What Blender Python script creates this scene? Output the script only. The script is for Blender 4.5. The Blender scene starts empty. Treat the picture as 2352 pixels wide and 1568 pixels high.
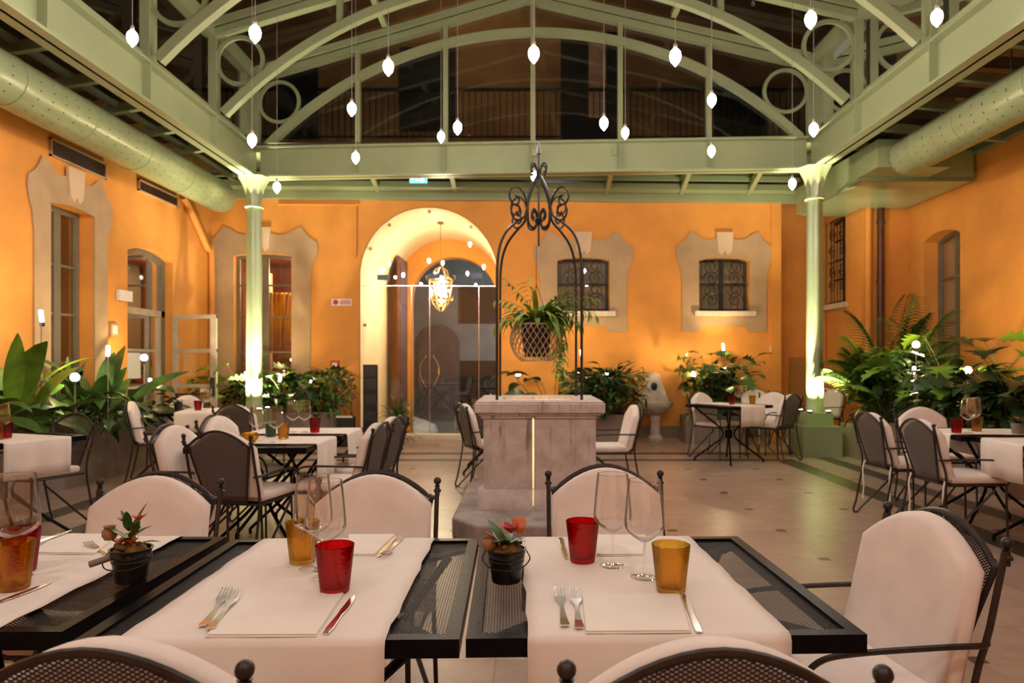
import bpy, math, random
from mathutils import Vector, Matrix
from mathutils.geometry import tessellate_polygon
random.seed(7)
PI = math.pi
SC = bpy.context.scene
COL = SC.collection
# ---------------------------------------------------------------- camera model (2352 x 1568)
F, CX, CY, HC = 1600.0, 1211.0, 833.0, 1.30
S = F / 1700.0
def at(px, py, Y): return Vector(((px-CX)*Y/F, Y, HC-(py-CY)*Y/F))
def onz(px, py, Z):
    Y = F*(HC-Z)/(py-CY)
    return Vector(((px-CX)*Y/F, Y, Z))
def onx(px, py, X):
    Y = X*F/(px-CX)
    return Vector((X, Y, HC-(py-CY)*Y/F))
cam = bpy.data.cameras.new('camera'); camo = bpy.data.objects.new('camera', cam); COL.objects.link(camo)
camo.location = (0, 0, HC); camo.rotation_euler = (PI/2, 0, 0)
cam.sensor_width = 36; cam.lens = F/2352*36
cam.shift_x = -(CX-1176)/2352; cam.shift_y = (CY-784)/2352
cam.dof.use_dof = True; cam.dof.focus_distance = 1.9; cam.dof.aperture_fstop = 4.8
cam.clip_end = 200
SC.camera = camo
vs = SC.view_settings
vs.view_transform = 'Standard'; vs.look = 'None'; vs.gamma = 1; vs.exposure = 0.0; vs.use_curve_mapping = False

# ---------------------------------------------------------------- materials
class NT:
    def __init__(s, name):
        s.m = bpy.data.materials.new(name); s.m.use_nodes = True
        s.t = s.m.node_tree; s.t.nodes.clear()
        s.out = s.t.nodes.new('ShaderNodeOutputMaterial')
    def n(s, ty, **kw):
        nd = s.t.nodes.new('ShaderNode'+ty)
        for k, v in kw.items():
            if k.startswith('i_'):
                key = k[2:]
                key = int(key) if key.isdigit() else key.replace('_', ' ')
                sock = nd.inputs[key]
                if isinstance(v, bpy.types.NodeSocket): s.t.links.new(v, sock)
                else: sock.default_value = v
            else: setattr(nd, k, v)
        return nd
    def math(s, op, a, b=0.0, c=None):
        nd = s.t.nodes.new('ShaderNodeMath'); nd.operation = op
        for i, v in enumerate((a, b) if c is None else (a, b, c)):
            if isinstance(v, bpy.types.NodeSocket): s.t.links.new(v, nd.inputs[i])
            else: nd.inputs[i].default_value = v
        return nd.outputs[0]
    def mix(s, fac, a, b):
        nd = s.t.nodes.new('ShaderNodeMix'); nd.data_type = 'RGBA'
        for k, v in ((0, fac), (6, a), (7, b)):
            if isinstance(v, bpy.types.NodeSocket): s.t.links.new(v, nd.inputs[k])
            else: nd.inputs[k].default_value = v
        return nd.outputs[2]
    def ramp(s, fac, stops):
        nd = s.t.nodes.new('ShaderNodeValToRGB'); cr = nd.color_ramp
        while len(cr.elements) < len(stops): cr.elements.new(0.5)
        for e, (p, c) in zip(cr.elements, stops): e.position = p; e.color = c if len(c) == 4 else (*c, 1)
        s.t.links.new(fac, nd.inputs[0]); return nd.outputs[0]
    def obj(s): return s.n('TexCoord').outputs['Object']
    def noise(s, scale, detail=3, rough=.55, vec=None):
        nd = s.n('TexNoise', i_Scale=scale, i_Detail=detail, i_Roughness=rough)
        s.t.links.new(vec or s.obj(), nd.inputs['Vector']); return nd.outputs['Fac']
    def done(s, shader):
        s.t.links.new(shader.outputs[0] if isinstance(shader, bpy.types.Node) else shader, s.out.inputs[0]); return s.m
def c4(c): return (*c, 1.0)
def pbr(name, col, rough=.5, metal=0., var=.12, scale=6., bump=0., bscale=60., spec=.5, sss=0., sheen=0., dark=None):
    t = NT(name)
    nz = t.noise(scale, 4)
    d = dark or tuple(x*(1-var*1.6) for x in col)
    l = tuple(min(1, x*(1+var)) for x in col)
    c = t.ramp(nz, [(.3, d), (.7, l)])
    b = t.n('BsdfPrincipled', i_Roughness=rough, i_Metallic=metal)
    t.t.links.new(c, b.inputs['Base Color'])
    b.inputs['Specular IOR Level'].default_value = spec
    if sheen: b.inputs['Sheen Weight'].default_value = sheen
    if bump:
        bn = t.n('Bump', i_Strength=bump, i_Distance=.01)
        t.t.links.new(t.noise(bscale, 5), bn.inputs['Height']); t.t.links.new(bn.outputs[0], b.inputs['Normal'])
    return t.done(b)
def emis(name, col, strength, clear=False):
    t = NT(name); e = t.n('Emission', i_Strength=strength, i_Color=c4(col))
    if clear:
        a = t.n('AddShader'); t.t.links.new(e.outputs[0], a.inputs[0])
        tr = t.n('BsdfTransparent'); t.t.links.new(tr.outputs[0], a.inputs[1])
        m = t.done(a)
        m.cycles.emission_sampling = 'NONE'
        return m
    return t.done(e)
def glassy(name, tint=(1, 1, 1), blend=.25, rough=0., lo=.03, hi=.75, gcol=(1, 1, 1), streak=0):
    t = NT(name)
    tr = t.n('BsdfTransparent', i_Color=c4(tint)); gl = t.n('BsdfGlossy', i_Roughness=rough, i_Color=c4(gcol))
    lw = t.n('LayerWeight', i_Blend=blend)
    f = t.math('MULTIPLY_ADD', lw.outputs['Fresnel'], hi-lo, lo)
    if streak:
        bn = t.n('Bump', i_Strength=streak, i_Distance=.01)
        t.t.links.new(t.noise(90, 3), bn.inputs['Height']); t.t.links.new(bn.outputs[0], gl.inputs['Normal'])
    mx = t.n('MixShader'); t.t.links.new(f, mx.inputs[0]); t.t.links.new(tr.outputs[0], mx.inputs[1]); t.t.links.new(gl.outputs[0], mx.inputs[2])
    return t.done(mx)
def tumblermat(name, tint, flat):
    t = NT(name); tr = t.n('BsdfTransparent', i_Color=c4(flat)); rf = t.n('BsdfRefraction', i_Color=c4(tint), i_IOR=1.42, i_Roughness=.02); gl = t.n('BsdfGlossy', i_Roughness=.03)
    bn = t.n('Bump', i_Strength=.22, i_Distance=.01); t.t.links.new(t.noise(70, 3), bn.inputs['Height'])
    for q in (rf, gl): t.t.links.new(bn.outputs[0], q.inputs['Normal'])
    m1 = t.n('MixShader', i_0=.6); t.t.links.new(rf.outputs[0], m1.inputs[1]); t.t.links.new(tr.outputs[0], m1.inputs[2])
    lw = t.n('LayerWeight', i_Blend=.12); f = t.math('MULTIPLY_ADD', lw.outputs['Fresnel'], .55, .04)
    m2 = t.n('MixShader'); t.t.links.new(f, m2.inputs[0]); t.t.links.new(m1.outputs[0], m2.inputs[1]); t.t.links.new(gl.outputs[0], m2.inputs[2])
    return t.done(m2)
def meshmat(name, col, ax, pitch=.0085, strand=.42, rough=.4):
    """expanded metal: diamond holes that are really open"""
    t = NT(name); sp = t.n('SeparateXYZ'); t.t.links.new(t.obj(), sp.inputs[0])
    x = t.math('DIVIDE', sp.outputs[0], pitch*1.5); z = t.math('DIVIDE', sp.outputs[ax], pitch*.95)
    h = None
    for op in ('ADD', 'SUBTRACT'):
        fr = t.math('FRACT', t.math(op, x, z))
        k = t.math('GREATER_THAN', fr, strand)
        h = k if h is None else t.math('MULTIPLY', h, k)
    b = t.n('BsdfPrincipled', i_Roughness=rough, i_Metallic=.0); b.inputs['Specular IOR Level'].default_value = .1; b.inputs['Base Color'].default_value = c4(col)
    tr = t.n('BsdfTransparent'); mx = t.n('MixShader')
    t.t.links.new(h, mx.inputs[0]); t.t.links.new(b.outputs[0], mx.inputs[1]); t.t.links.new(tr.outputs[0], mx.inputs[2])
    return t.done(mx)
M = {}
M['wall'] = pbr('orange_plaster', (.755, .312, .055), .75, var=.10, scale=1.4, bump=.15, bscale=25)
M['vault'] = pbr('cream_plaster', (.86, .70, .46), .7, var=.05, scale=1.5, bump=.1, bscale=25)
M['trim'] = pbr('grey_painted_plaster', (.47, .315, .175), .8, var=.08, scale=3, bump=.1, bscale=40)
M['key'] = pbr('pale_keystone', (.66, .48, .31), .8, var=.06, scale=3)
M['sill'] = pbr('pale_stone_sill', (.70, .58, .46), .6, var=.1, scale=8)
M['green'] = pbr('green_painted_steel', (.275, .315, .165), .34, .0, var=.07, scale=1.2, spec=.6)
M['dgreen'] = pbr('dark_green_steel', (.16, .19, .10), .45, var=.08, scale=2)
M['duct'] = pbr('green_duct_metal', (.30, .355, .18), .3, .15, var=.06, scale=2, spec=.6)
M['iron'] = pbr('black_wrought_iron', (.022, .019, .018), .36, .35, var=.2, scale=30)
M['ciron'] = pbr('dark_bronze_iron', (.05, .042, .038), .38, .55, var=.15, scale=40)
M['rail'] = pbr('black_table_iron', (.007, .006, .007), .28, .0, var=.2, scale=40, bump=.1, bscale=120, spec=.06)
M['cmesh'] = meshmat('chair_expanded_metal', (.055, .047, .047), 2)
M['tmesh'] = meshmat('table_expanded_metal', (.022, .019, .018), 1, .0085, .44, .5)
M['cushion'] = pbr('cream_canvas', (.82, .715, .645), .9, var=.05, scale=9, bump=.12, bscale=14, sheen=.2)
M['linen'] = pbr('ivory_linen', (.82, .735, .66), .85, var=.03, scale=7, bump=.25, bscale=11, sheen=.15)
M['napkin'] = pbr('ivory_napkin', (.86, .785, .69), .85, var=.02, scale=10, bump=.06, bscale=30)
M['stone'] = pbr('weathered_stone', (.58, .50, .44), .85, var=.25, scale=7, bump=.5, bscale=45)
M['dstone'] = pbr('grey_worn_stone', (.38, .325, .295), .7, var=.25, scale=5, bump=.3, bscale=35)
M['ceram'] = pbr('pale_fountain_stone', (.60, .50, .41), .7, var=.2, scale=9, bump=.3, bscale=40)
M['base'] = pbr('grey_skirting_stone', (.20, .165, .13), .6, var=.15, scale=4)
M['planter'] = pbr('brown_grey_planter', (.25, .185, .15), .7, var=.15, scale=3, bump=.2, bscale=30)
M['soil'] = pbr('dark_soil', (.035, .022, .012), .95, var=.4, scale=30, bump=.6, bscale=50)
M['bucket'] = pbr('dark_zinc_bucket', (.045, .043, .045), .3, .75, var=.3, scale=20)
M['terra'] = pbr('small_terracotta', (.33, .17, .07), .8, var=.2, scale=30)
M['moss'] = pbr('ochre_moss', (.20, .11, .02), .95, var=.5, scale=60, bump=.8, bscale=120)
M['steel'] = pbr('polished_steel', (.80, .77, .74), .17, 1., var=.05, scale=20)
M['wood'] = pbr('dark_brown_wood', (.10, .035, .018), .5, var=.25, scale=5)
M['frame'] = pbr('grey_green_window_paint', (.16, .135, .085), .5, var=.1, scale=5)
M['wframe'] = pbr('worn_white_door_paint', (.50, .40, .29), .5, var=.12, scale=7)
M['dframe'] = pbr('dark_green_black_frame', (.018, .018, .015), .5, var=.2, scale=8)
M['brown'] = pbr('brown_downpipe', (.11, .04, .022), .45, .2, var=.2, scale=9)
M['black'] = pbr('matt_black', (.012, .012, .012), .5, var=.2, scale=9)
M['white'] = pbr('white_plastic', (.75, .70, .66), .5, var=.03, scale=9)
M['red'] = pbr('red_plastic', (.55, .03, .02), .4, var=.1, scale=9)
M['blue'] = pbr('blue_grey_plastic', (.10, .13, .25), .4, var=.1, scale=9)
M['room'] = pbr('deep_red_room', (.17, .035, .018), .7, var=.2, scale=2)
M['sofa'] = pbr('coral_red_upholstery', (.62, .10, .05), .7, var=.1, scale=3)
M['shelf'] = pbr('pale_pink_shelf', (.62, .36, .22), .6, var=.1, scale=4)
M['blind'] = pbr('beige_grey_blind', (.40, .32, .235), .8, var=.08, scale=5)
M['street'] = pbr('grey_street', (.14, .155, .14), .8, var=.2, scale=2, bump=.3)
M['facade'] = pbr('grey_street_plaster', (.27, .29, .275), .9, var=.15, scale=1.2)
M['upper'] = pbr('brown_upper_plaster', (.30, .165, .06), .9, var=.2, scale=1.)
M['shut'] = pbr('near_black_shutter', (.012, .011, .010), .7, var=.2, scale=3)
M['car'] = pbr('white_car_paint', (.70, .72, .68), .18, .0, var=.03, scale=2, spec=.8)
M['rubber'] = pbr('black_rubber', (.01, .01, .01), .8, var=.1, scale=9)
M['wicker'] = pbr('pale_wicker', (.46, .32, .21), .7, var=.25, scale=30)
M['dwick'] = pbr('dark_liner', (.035, .022, .014), .9, var=.3, scale=30)
M['leaf'] = pbr('deep_green_leaf', (.065, .155, .028), .36, var=.35, scale=6, spec=.5)
M['dleaf'] = pbr('dark_leaf', (.030, .070, .020), .38, var=.35, scale=6)
M['yleaf'] = pbr('fresh_green_leaf', (.19, .36, .03), .38, var=.25, scale=5)
M['pleaf'] = pbr('palm_green_leaf', (.06, .13, .024), .45, var=.3, scale=4)
M['vleaf'] = pbr('yellow_green_fern', (.20, .33, .035), .5, var=.35, scale=9)
M['stem'] = pbr('brown_stem', (.09, .06, .025), .7, var=.2, scale=20)
M['gstem'] = pbr('green_stem', (.09, .13, .03), .6, var=.2, scale=20)
M['petal_red'] = pbr('scarlet_petal', (.50, .015, .01), .5, var=.2, scale=30)
M['petal_or'] = pbr('orange_petal', (.62, .13, .015), .5, var=.2, scale=30)
M['ochre'] = pbr('ochre_cloth', (.62, .33, .03), .8, var=.1, scale=8)
M['curtain'] = pbr('yellow_curtain', (.62, .30, .02), .8, var=.12, scale=4)
M['cable'] = pbr('grey_cable', (.25, .22, .18), .6, var=.1, scale=9)
M['brass'] = pbr('brass_bronze', (.42, .26, .11), .35, .8, var=.15, scale=12)
M['g_clear'] = glassy('clear_wine_glass', (.995, .992, .985), .12, lo=.05, hi=.72)
M['g_red'] = tumblermat('red_bubbled_glass', (.80, .05, .06), (.80, .09, .10))
M['g_amber'] = tumblermat('amber_bubbled_glass', (.91, .70, .20), (.925, .75, .28))
M['g_rim'] = glassy('wine_glass_rim', (.95, .95, .95), .2, lo=.25, hi=.8)
M['g_pane'] = glassy('window_glass', (.93, .93, .91), .12, lo=.05, hi=.9)
M['g_roof'] = glassy('dark_roof_glass', (.72, .72, .70), .15, lo=.035, hi=.9)
M['g_door'] = glassy('entrance_glass', (.96, .97, .96), .12, lo=.05, hi=.9)
M['e_bulb'] = emis('glowing_bulb', (1, .93, .82), 34., clear=True)
M['e_lens'] = emis('glowing_lens', (1, .90, .68), 16., clear=True)
M['e_lant'] = emis('lantern_flame', (1, .86, .62), 20., clear=True)
M['e_exit'] = emis('exit_panel', (.25, .85, .80), 1.6)
M['e_exitw'] = emis('exit_symbol', (.9, 1, 1), 3.)
M['e_head'] = emis('headlight_glint', (.8, .9, 1.), 1.2)
M['e_far'] = emis('distant_lamp', (1, .85, .6), 3.)

def floor_mat():
    t = NT('marble_tiles'); sp = t.n('SeparateXYZ'); t.t.links.new(t.obj(), sp.inputs[0])
    px, py, x0, y0 = .4215, .3925, 1.969, 7.76
    u = t.math('DIVIDE', t.math('SUBTRACT', sp.outputs[0], x0), px); v = t.math('DIVIDE', t.math('SUBTRACT', sp.outputs[1], y0), py)
    def d1(a, per):  # distance to the nearest multiple of per
        return t.math('PINGPONG', a, per*.5) if False else t.math('ABSOLUTE', t.math('SUBTRACT', t.math('FRACT', t.math('ADD', t.math('DIVIDE', a, per), .5)), .5))
    gu = t.math('LESS_THAN', d1(u, 1.), .0055); gv = t.math('LESS_THAN', d1(v, 1.), .0055)
    gr = t.math('MAXIMUM', gu, gv)
    cu = t.math('LESS_THAN', d1(u, 2.), .044); cv = t.math('LESS_THAN', d1(v, 2.), .046)
    cab = t.math('MULTIPLY', cu, cv)
    ax = t.math('ABSOLUTE', sp.outputs[0])
    def band(a, lo, hi): return t.math('MULTIPLY', t.math('GREATER_THAN', a, lo), t.math('LESS_THAN', a, hi))
    inY = t.math('LESS_THAN', sp.outputs[1], 10.0*S); inY2 = t.math('LESS_THAN', sp.outputs[1], 10.72*S)
    inX = t.math('LESS_THAN', ax, 3.58); inX2 = t.math('LESS_THAN', ax, 4.18)
    b1 = t.math('MULTIPLY', band(ax, 3.32, 3.58), inY); b2 = t.math('MULTIPLY', band(ax, 3.95, 4.18), inY2)
    b3 = t.math('MULTIPLY', band(sp.outputs[1], 9.8*S, 10.0*S), inX); b4 = t.math('MULTIPLY', band(sp.outputs[1], 10.5*S, 10.72*S), inX2)
    bands = t.math('MAXIMUM', t.math('MAXIMUM', b1, b2), t.math('MAXIMUM', b3, b4))
    dark = t.math('MAXIMUM', cab, bands)
    cell = t.n('CombineXYZ'); t.t.links.new(t.math('FLOOR', u), cell.inputs[0]); t.t.links.new(t.math('FLOOR', v), cell.inputs[1])
    wn = t.n('TexWhiteNoise'); t.t.links.new(cell.outputs[0], wn.inputs['Vector'])
    shift = t.n('VectorMath', operation='MULTIPLY_ADD'); t.t.links.new(wn.outputs['Color'], shift.inputs[0]); shift.inputs[1].default_value = (9, 9, 9); t.t.links.new(t.obj(), shift.inputs[2])
    nz = t.noise(5.5, 6, .62, shift.outputs[0]); nz2 = t.noise(26, 4, .6, shift.outputs[0])
    k = t.math('ADD', t.math('MULTIPLY', nz, .88), t.math('MULTIPLY', nz2, .12))
    c = t.ramp(k, [(.30, (.335, .225, .170)), (.52, (.415, .29, .225)), (.76, (.475, .345, .275))])
    tv = t.math('MULTIPLY_ADD', wn.outputs['Value'], .22, .86)
    hsv = t.n('HueSaturation'); t.t.links.new(c, hsv.inputs['Color']); t.t.links.new(tv, hsv.inputs['Value'])
    c = t.mix(gr, hsv.outputs[0], (.22, .155, .11, 1))
    c = t.mix(dark, c, t.ramp(nz2, [(.3, (.035, .028, .022)), (.7, (.085, .068, .05))]))
    b = t.n('BsdfPrincipled'); t.t.links.new(c, b.inputs['Base Color'])
    t.t.links.new(t.math('MULTIPLY_ADD', nz2, .16, .24), b.inputs['Roughness']); b.inputs['Specular IOR Level'].default_value = .5
    return t.done(b)
M['floor'] = floor_mat()
def well_mat():
    t = NT('streaked_well_stone'); o = t.obj()
    mp = t.n('Mapping'); t.t.links.new(o, mp.inputs[0]); mp.inputs['Scale'].default_value = (11, 11, 1.3)
    st = t.noise(1.6, 5, .65, mp.outputs[0]); sp = t.n('SeparateXYZ'); t.t.links.new(o, sp.inputs[0])
    hi = t.math('MULTIPLY', t.math('GREATER_THAN', sp.outputs[2], .25), 1.)
    c = t.ramp(t.noise(8, 6, .65), [(.3, (.54, .46, .42)), (.55, (.69, .61, .57)), (.75, (.78, .70, .66))])
    f = t.math('MULTIPLY', t.ramp(st, [(.55, (0, 0, 0)), (.72, (1, 1, 1))]), t.ramp(sp.outputs[2], [(.30, (0, 0, 0)), (.75, (.85, .85, .85))]))
    c = t.mix(f, c, (.10, .07, .05, 1))
    b = t.n('BsdfPrincipled', i_Roughness=.85); t.t.links.new(c, b.inputs['Base Color'])
    bn = t.n('Bump', i_Strength=.5, i_Distance=.01); t.t.links.new(t.noise(45, 5), bn.inputs['Height']); t.t.links.new(bn.outputs[0], b.inputs['Normal'])
    return t.done(b)
M['well'] = well_mat()
def perf_mat():
    t = NT('perforated_green_duct'); o = t.obj(); sp = t.n('SeparateXYZ'); t.t.links.new(o, sp.inputs[0])
    ang = t.math('ARCTAN2', sp.outputs[2], sp.outputs[0])
    u = t.math('MULTIPLY', ang, 2.9); v = t.math('MULTIPLY', sp.outputs[1], 5.5)
    u2 = t.math('ADD', u, t.math('MULTIPLY', t.math('FLOOR', v), .5))
    a = t.math('SUBTRACT', t.math('FRACT', u2), .5); b_ = t.math('SUBTRACT', t.math('FRACT', v), .5)
    r = t.math('ADD', t.math('MULTIPLY', t.math('MULTIPLY', a, a), .5), t.math('MULTIPLY', b_, b_))
    hole = t.math('LESS_THAN', r, .0045)
    c = t.mix(hole, t.ramp(t.noise(1.5, 4), [(.3, (.27, .315, .155)), (.7, (.32, .375, .195))]), (.02, .025, .012, 1))
    b = t.n('BsdfPrincipled', i_Roughness=.3, i_Metallic=.15); t.t.links.new(c, b.inputs['Base Color'])
    return t.done(b)
M['perf'] = perf_mat()

# ---------------------------------------------------------------- mesh building
def catmull(p, n=6, closed=False):
    p = [Vector(q) for q in p]; out = []
    L = len(p)
    for i in range(L if closed else L-1):
        a = p[(i-1) % L] if (closed or i > 0) else p[0]*2-p[1]
        b = p[i]; c = p[(i+1) % L]
        d = p[(i+2) % L] if (closed or i+2 < L) else p[-1]*2-p[-2]
        for k in range(n):
            t = k/n
            out.append(.5*((2*b)+(c-a)*t+(2*a-5*b+4*c-d)*t*t+(3*b-a-3*c+d)*t**3))
    if not closed: out.append(p[-1])
    return out
class MB:
    def __init__(s): s.v = []; s.f = []
    def add(s, vs, fs):
        o = len(s.v); s.v += [tuple(x) for x in vs]; s.f += [tuple(i+o for i in q) for q in fs]; return s
    def box(s, x0, x1, y0, y1, z0, z1, rot=None, org=None):
        v = [Vector((x, y, z)) for z in (z0, z1) for y in (y0, y1) for x in (x0, x1)]
        if rot: 
            R = Matrix.Rotation(rot, 3, 'Z'); c = Vector(org or (0, 0, 0)); v = [R @ (q-c)+c for q in v]
        return s.add(v, [(0, 2, 3, 1), (4, 5, 7, 6), (0, 1, 5, 4), (2, 6, 7, 3), (0, 4, 6, 2), (1, 3, 7, 5)])
    def bar(s, a, b, w, h, up=(0, 0, 1)):
        """rectangular bar from a to b, w across, h along up"""
        a = Vector(a); b = Vector(b); d = (b-a).normalized(); u = Vector(up); x = d.cross(u)
        if x.length < 1e-4: x = d.cross(Vector((1, 0, 0)))
        x.normalize(); u = x.cross(d).normalized()
        v = [p+x*(i*w/2)+u*(j*h/2) for p in (a, b) for (i, j) in ((-1, -1), (1, -1), (1, 1), (-1, 1))]
        return s.add(v, [(3, 2, 1, 0), (4, 5, 6, 7), (0, 1, 5, 4), (1, 2, 6, 5), (2, 3, 7, 6), (3, 0, 4, 7)])
    def strip(s, pts, w, h, up=(0, 0, 1)):
        """rectangular section swept along pts"""
        pts = [Vector(p) for p in pts]; n = len(pts); rings = []
        for i, p in enumerate(pts):
            d = (pts[min(i+1, n-1)]-pts[max(i-1, 0)]).normalized(); u0 = Vector(up); x = d.cross(u0)
            if x.length < 1e-4: x = Vector((1, 0, 0))
            x.normalize(); u = x.cross(d).normalized()
            rings.append([p+x*(a*w/2)+u*(b*h/2) for a, b in ((-1, -1), (1, -1), (1, 1), (-1, 1))])
        v = [q for r in rings for q in r]; f = [(3, 2, 1, 0), tuple(4*(n-1)+k for k in range(4))]
        for i in range(n-1):
            for k in range(4): f.append((4*i+k, 4*i+(k+1) % 4, 4*i+4+(k+1) % 4, 4*i+4+k))
        return s.add(v, f)
    def tube(s, pts, r, n=7, closed=False):
        pts = [Vector(p) for p in pts]; L = len(pts); rs = r if isinstance(r, (list, tuple)) else [r]*L
        t = []
        for i in range(L):
            a = pts[(i-1) % L] if closed or i > 0 else pts[i]; b = pts[(i+1) % L] if closed or i < L-1 else pts[i]
            t.append((b-a).normalized())
        u = t[0].orthogonal().normalized(); v = []
        for i in range(L):
            if i: 
                u = u-t[i]*u.dot(t[i])
                u = u.normalized() if u.length > 1e-6 else t[i].orthogonal().normalized()
            w = t[i].cross(u)
            for k in range(n):
                a = 2*PI*k/n; v.append(pts[i]+(u*math.cos(a)+w*math.sin(a))*rs[i])
        f = []
        for i in range(L if closed else L-1):
            j = (i+1) % L
            for k in range(n): f.append((i*n+k, i*n+(k+1) % n, j*n+(k+1) % n, j*n+k))
        if not closed: f += [tuple(range(n-1, -1, -1)), tuple((L-1)*n+k for k in range(n))]
        return s.add(v, f)
    def lathe(s, prof, n=20, c=(0, 0, 0), lobes=0, amp=0.):
        c = Vector(c); v = []; f = []; L = len(prof)
        for r, z in prof:
            for k in range(n):
                a = 2*PI*k/n; q = r*(1+amp*math.cos(lobes*a)) if lobes else r
                v.append(c+Vector((q*math.cos(a), q*math.sin(a), z)))
        for i in range(L-1):
            for k in range(n): f.append((i*n+k, i*n+(k+1) % n, (i+1)*n+(k+1) % n, (i+1)*n+k))
        if prof[0][0] > 1e-5: f.append(tuple(range(n-1, -1, -1)))
        if prof[-1][0] > 1e-5: f.append(tuple((L-1)*n+k for k in range(n)))
        return s.add(v, f)
    def ball(s, c, r, n=12, m=8, sz=1.):
        return s.lathe([(max(1e-6, r*math.sin(PI*i/m)), -r*sz*math.cos(PI*i/m)) for i in range(m+1)], n, c)
    def prism(s, out, o, ux, uy, d):
        """polygon out (2D) in the frame o,ux,uy pushed along d"""
        o = Vector(o); ux = Vector(ux); uy = Vector(uy); d = Vector(d); n = len(out)
        v = [o+ux*a+uy*b for a, b in out]; v += [q+d for q in v]
        f = [tuple(range(n)), tuple(range(2*n-1, n-1, -1))]
        for i in range(n): f.append((i, n+i, n+(i+1) % n, (i+1) % n))
        return s.add(v, f)
    def slab(s, out, y0, y1, b, z0=0, axis='y'):
        """soft cushion: outline in x,z pushed along y with rounded rims"""
        n = len(out); cx = sum(p[0] for p in out)/n; cz = sum(p[1] for p in out)/n
        def ring(ins, y):
            r = []
            for i in range(n):
                p = Vector(out[i]); a = Vector(out[i-1]); c = Vector(out[(i+1) % n])
                e1 = (p-a); e2 = (c-p)
                nn = Vector((-(e1.normalized()+e2.normalized()).y, (e1.normalized()+e2.normalized()).x))
                nn = nn.normalized() if nn.length > 1e-6 else Vector((0, 0))
                if nn.dot(Vector((cx, cz))-p) < 0: nn = -nn
                q = p+nn*ins; r.append((q.x, y, q.y) if axis == 'y' else (q.x, q.y, y))
            return r
        rg = [ring(3.2*b, y0-.15*b), ring(b, y0), ring(.25*b, y0+.3*b), ring(0, y0+b), ring(0, y1-b), ring(.25*b, y1-.3*b), ring(b, y1), ring(3.2*b, y1+.15*b)]
        v = [q for r in rg for q in r]; f = [tuple(range(n)), tuple(range(8*n-1, 7*n-1, -1))]
        for i in range(7):
            for k in range(n): f.append((i*n+k, (i+1)*n+k, (i+1)*n+(k+1) % n, i*n+(k+1) % n))
        return s.add(v, f)
    def build(s, name, mat, parent=None, sharp=35, loc=None):
        me = bpy.data.meshes.new(name); me.from_pydata(s.v, [], s.f); me.validate(); me.update()
        import bmesh
        bm = bmesh.new(); bm.from_mesh(me); bmesh.ops.recalc_face_normals(bm, faces=bm.faces); bm.to_mesh(me); bm.free()
        if sharp:
            for p in me.polygons: p.use_smooth = True
            me.set_sharp_from_angle(angle=math.radians(sharp))
        me.materials.append(M[mat] if isinstance(mat, str) else mat)
        o = bpy.data.objects.new(name, me); COL.objects.link(o)
        if parent: o.parent = parent
        if loc is not None: o.location = loc
        return o
def tag(o, label, cat, group=None):
    o['label'] = label; o['category'] = cat
    if group: o['group'] = group
    return o
def thing(name, label, cat, loc=(0, 0, 0), rz=0., group=None):
    o = bpy.data.objects.new(name, None); COL.objects.link(o); o.location = loc; o.rotation_euler = (0, 0, rz)
    o.empty_display_size = .1
    return tag(o, label, cat, group)
def struct(o): o['kind'] = 'structure'; return o
def sroot(name, loc=(0, 0, 0)):
    o = bpy.data.objects.new(name, None); COL.objects.link(o); o.location = loc; return struct(o)
def dup(root, loc, rz, label, group=None, skip=()):
    r = root.copy(); COL.objects.link(r); r.location = loc; r.rotation_euler = (0, 0, rz); r['label'] = label
    if group: r['group'] = group
    for ch in list(root.children):
        if ch.name.split('.')[0] in skip: continue
        c = ch.copy(); COL.objects.link(c); c.parent = r
        for g in list(ch.children):
            d = g.copy(); COL.objects.link(d); d.parent = c
    return r
def lamp(name, kind, loc, energy, col=(1, .78, .55), size=.05, aim=None, angle=60, blend=.6):
    l = bpy.data.lights.new(name, kind); l.energy = energy; l.color = col
    if kind == 'AREA': l.size = size
    else: l.shadow_soft_size = size
    if kind == 'SPOT': l.spot_size = math.radians(angle); l.spot_blend = blend
    o = bpy.data.objects.new(name, l); COL.objects.link(o); o.location = loc
    if aim is not None: o.rotation_euler = (Vector(aim)-Vector(loc)).to_track_quat('-Z', 'Y').to_euler()
    return o
def wall(name, p0, p1, z0, z1, holes, thick, mat, base=None):
    """upright wall from p0 to p1 seen from the side to the left->right reading; holes in (u,z); reveals included"""
    a = Vector((p0[0], p0[1], 0)); b = Vector((p1[0], p1[1], 0)); u = (b-a).normalized(); n = Vector((-u.y, u.x, 0)) # away from the room
    L = (b-a).length
    loops = [[(0, z0), (L, z0), (L, z1), (0, z1)]]+holes
    flat = [p for lp in loops for p in lp]
    tri = tessellate_polygon([[Vector((p[0], p[1], 0)) for p in lp] for lp in loops])
    mb = MB()
    def w(p, d): return a+u*p[0]+Vector((0, 0, p[1]))+n*d
    k = len(flat)
    mb.add([w(p, 0) for p in flat]+[w(p, thick) for p in flat], [t for t in tri]+[tuple(i+k for i in reversed(t)) for t in tri])
    for lp in loops:
        m = len(lp)
        mb.add([w(p, 0) for p in lp]+[w(p, thick) for p in lp], [(i, (i+1) % m, m+(i+1) % m, m+i) for i in range(m)])
    o = mb.build(name, mat, sharp=30); return struct(o), (a, u, n)
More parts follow.
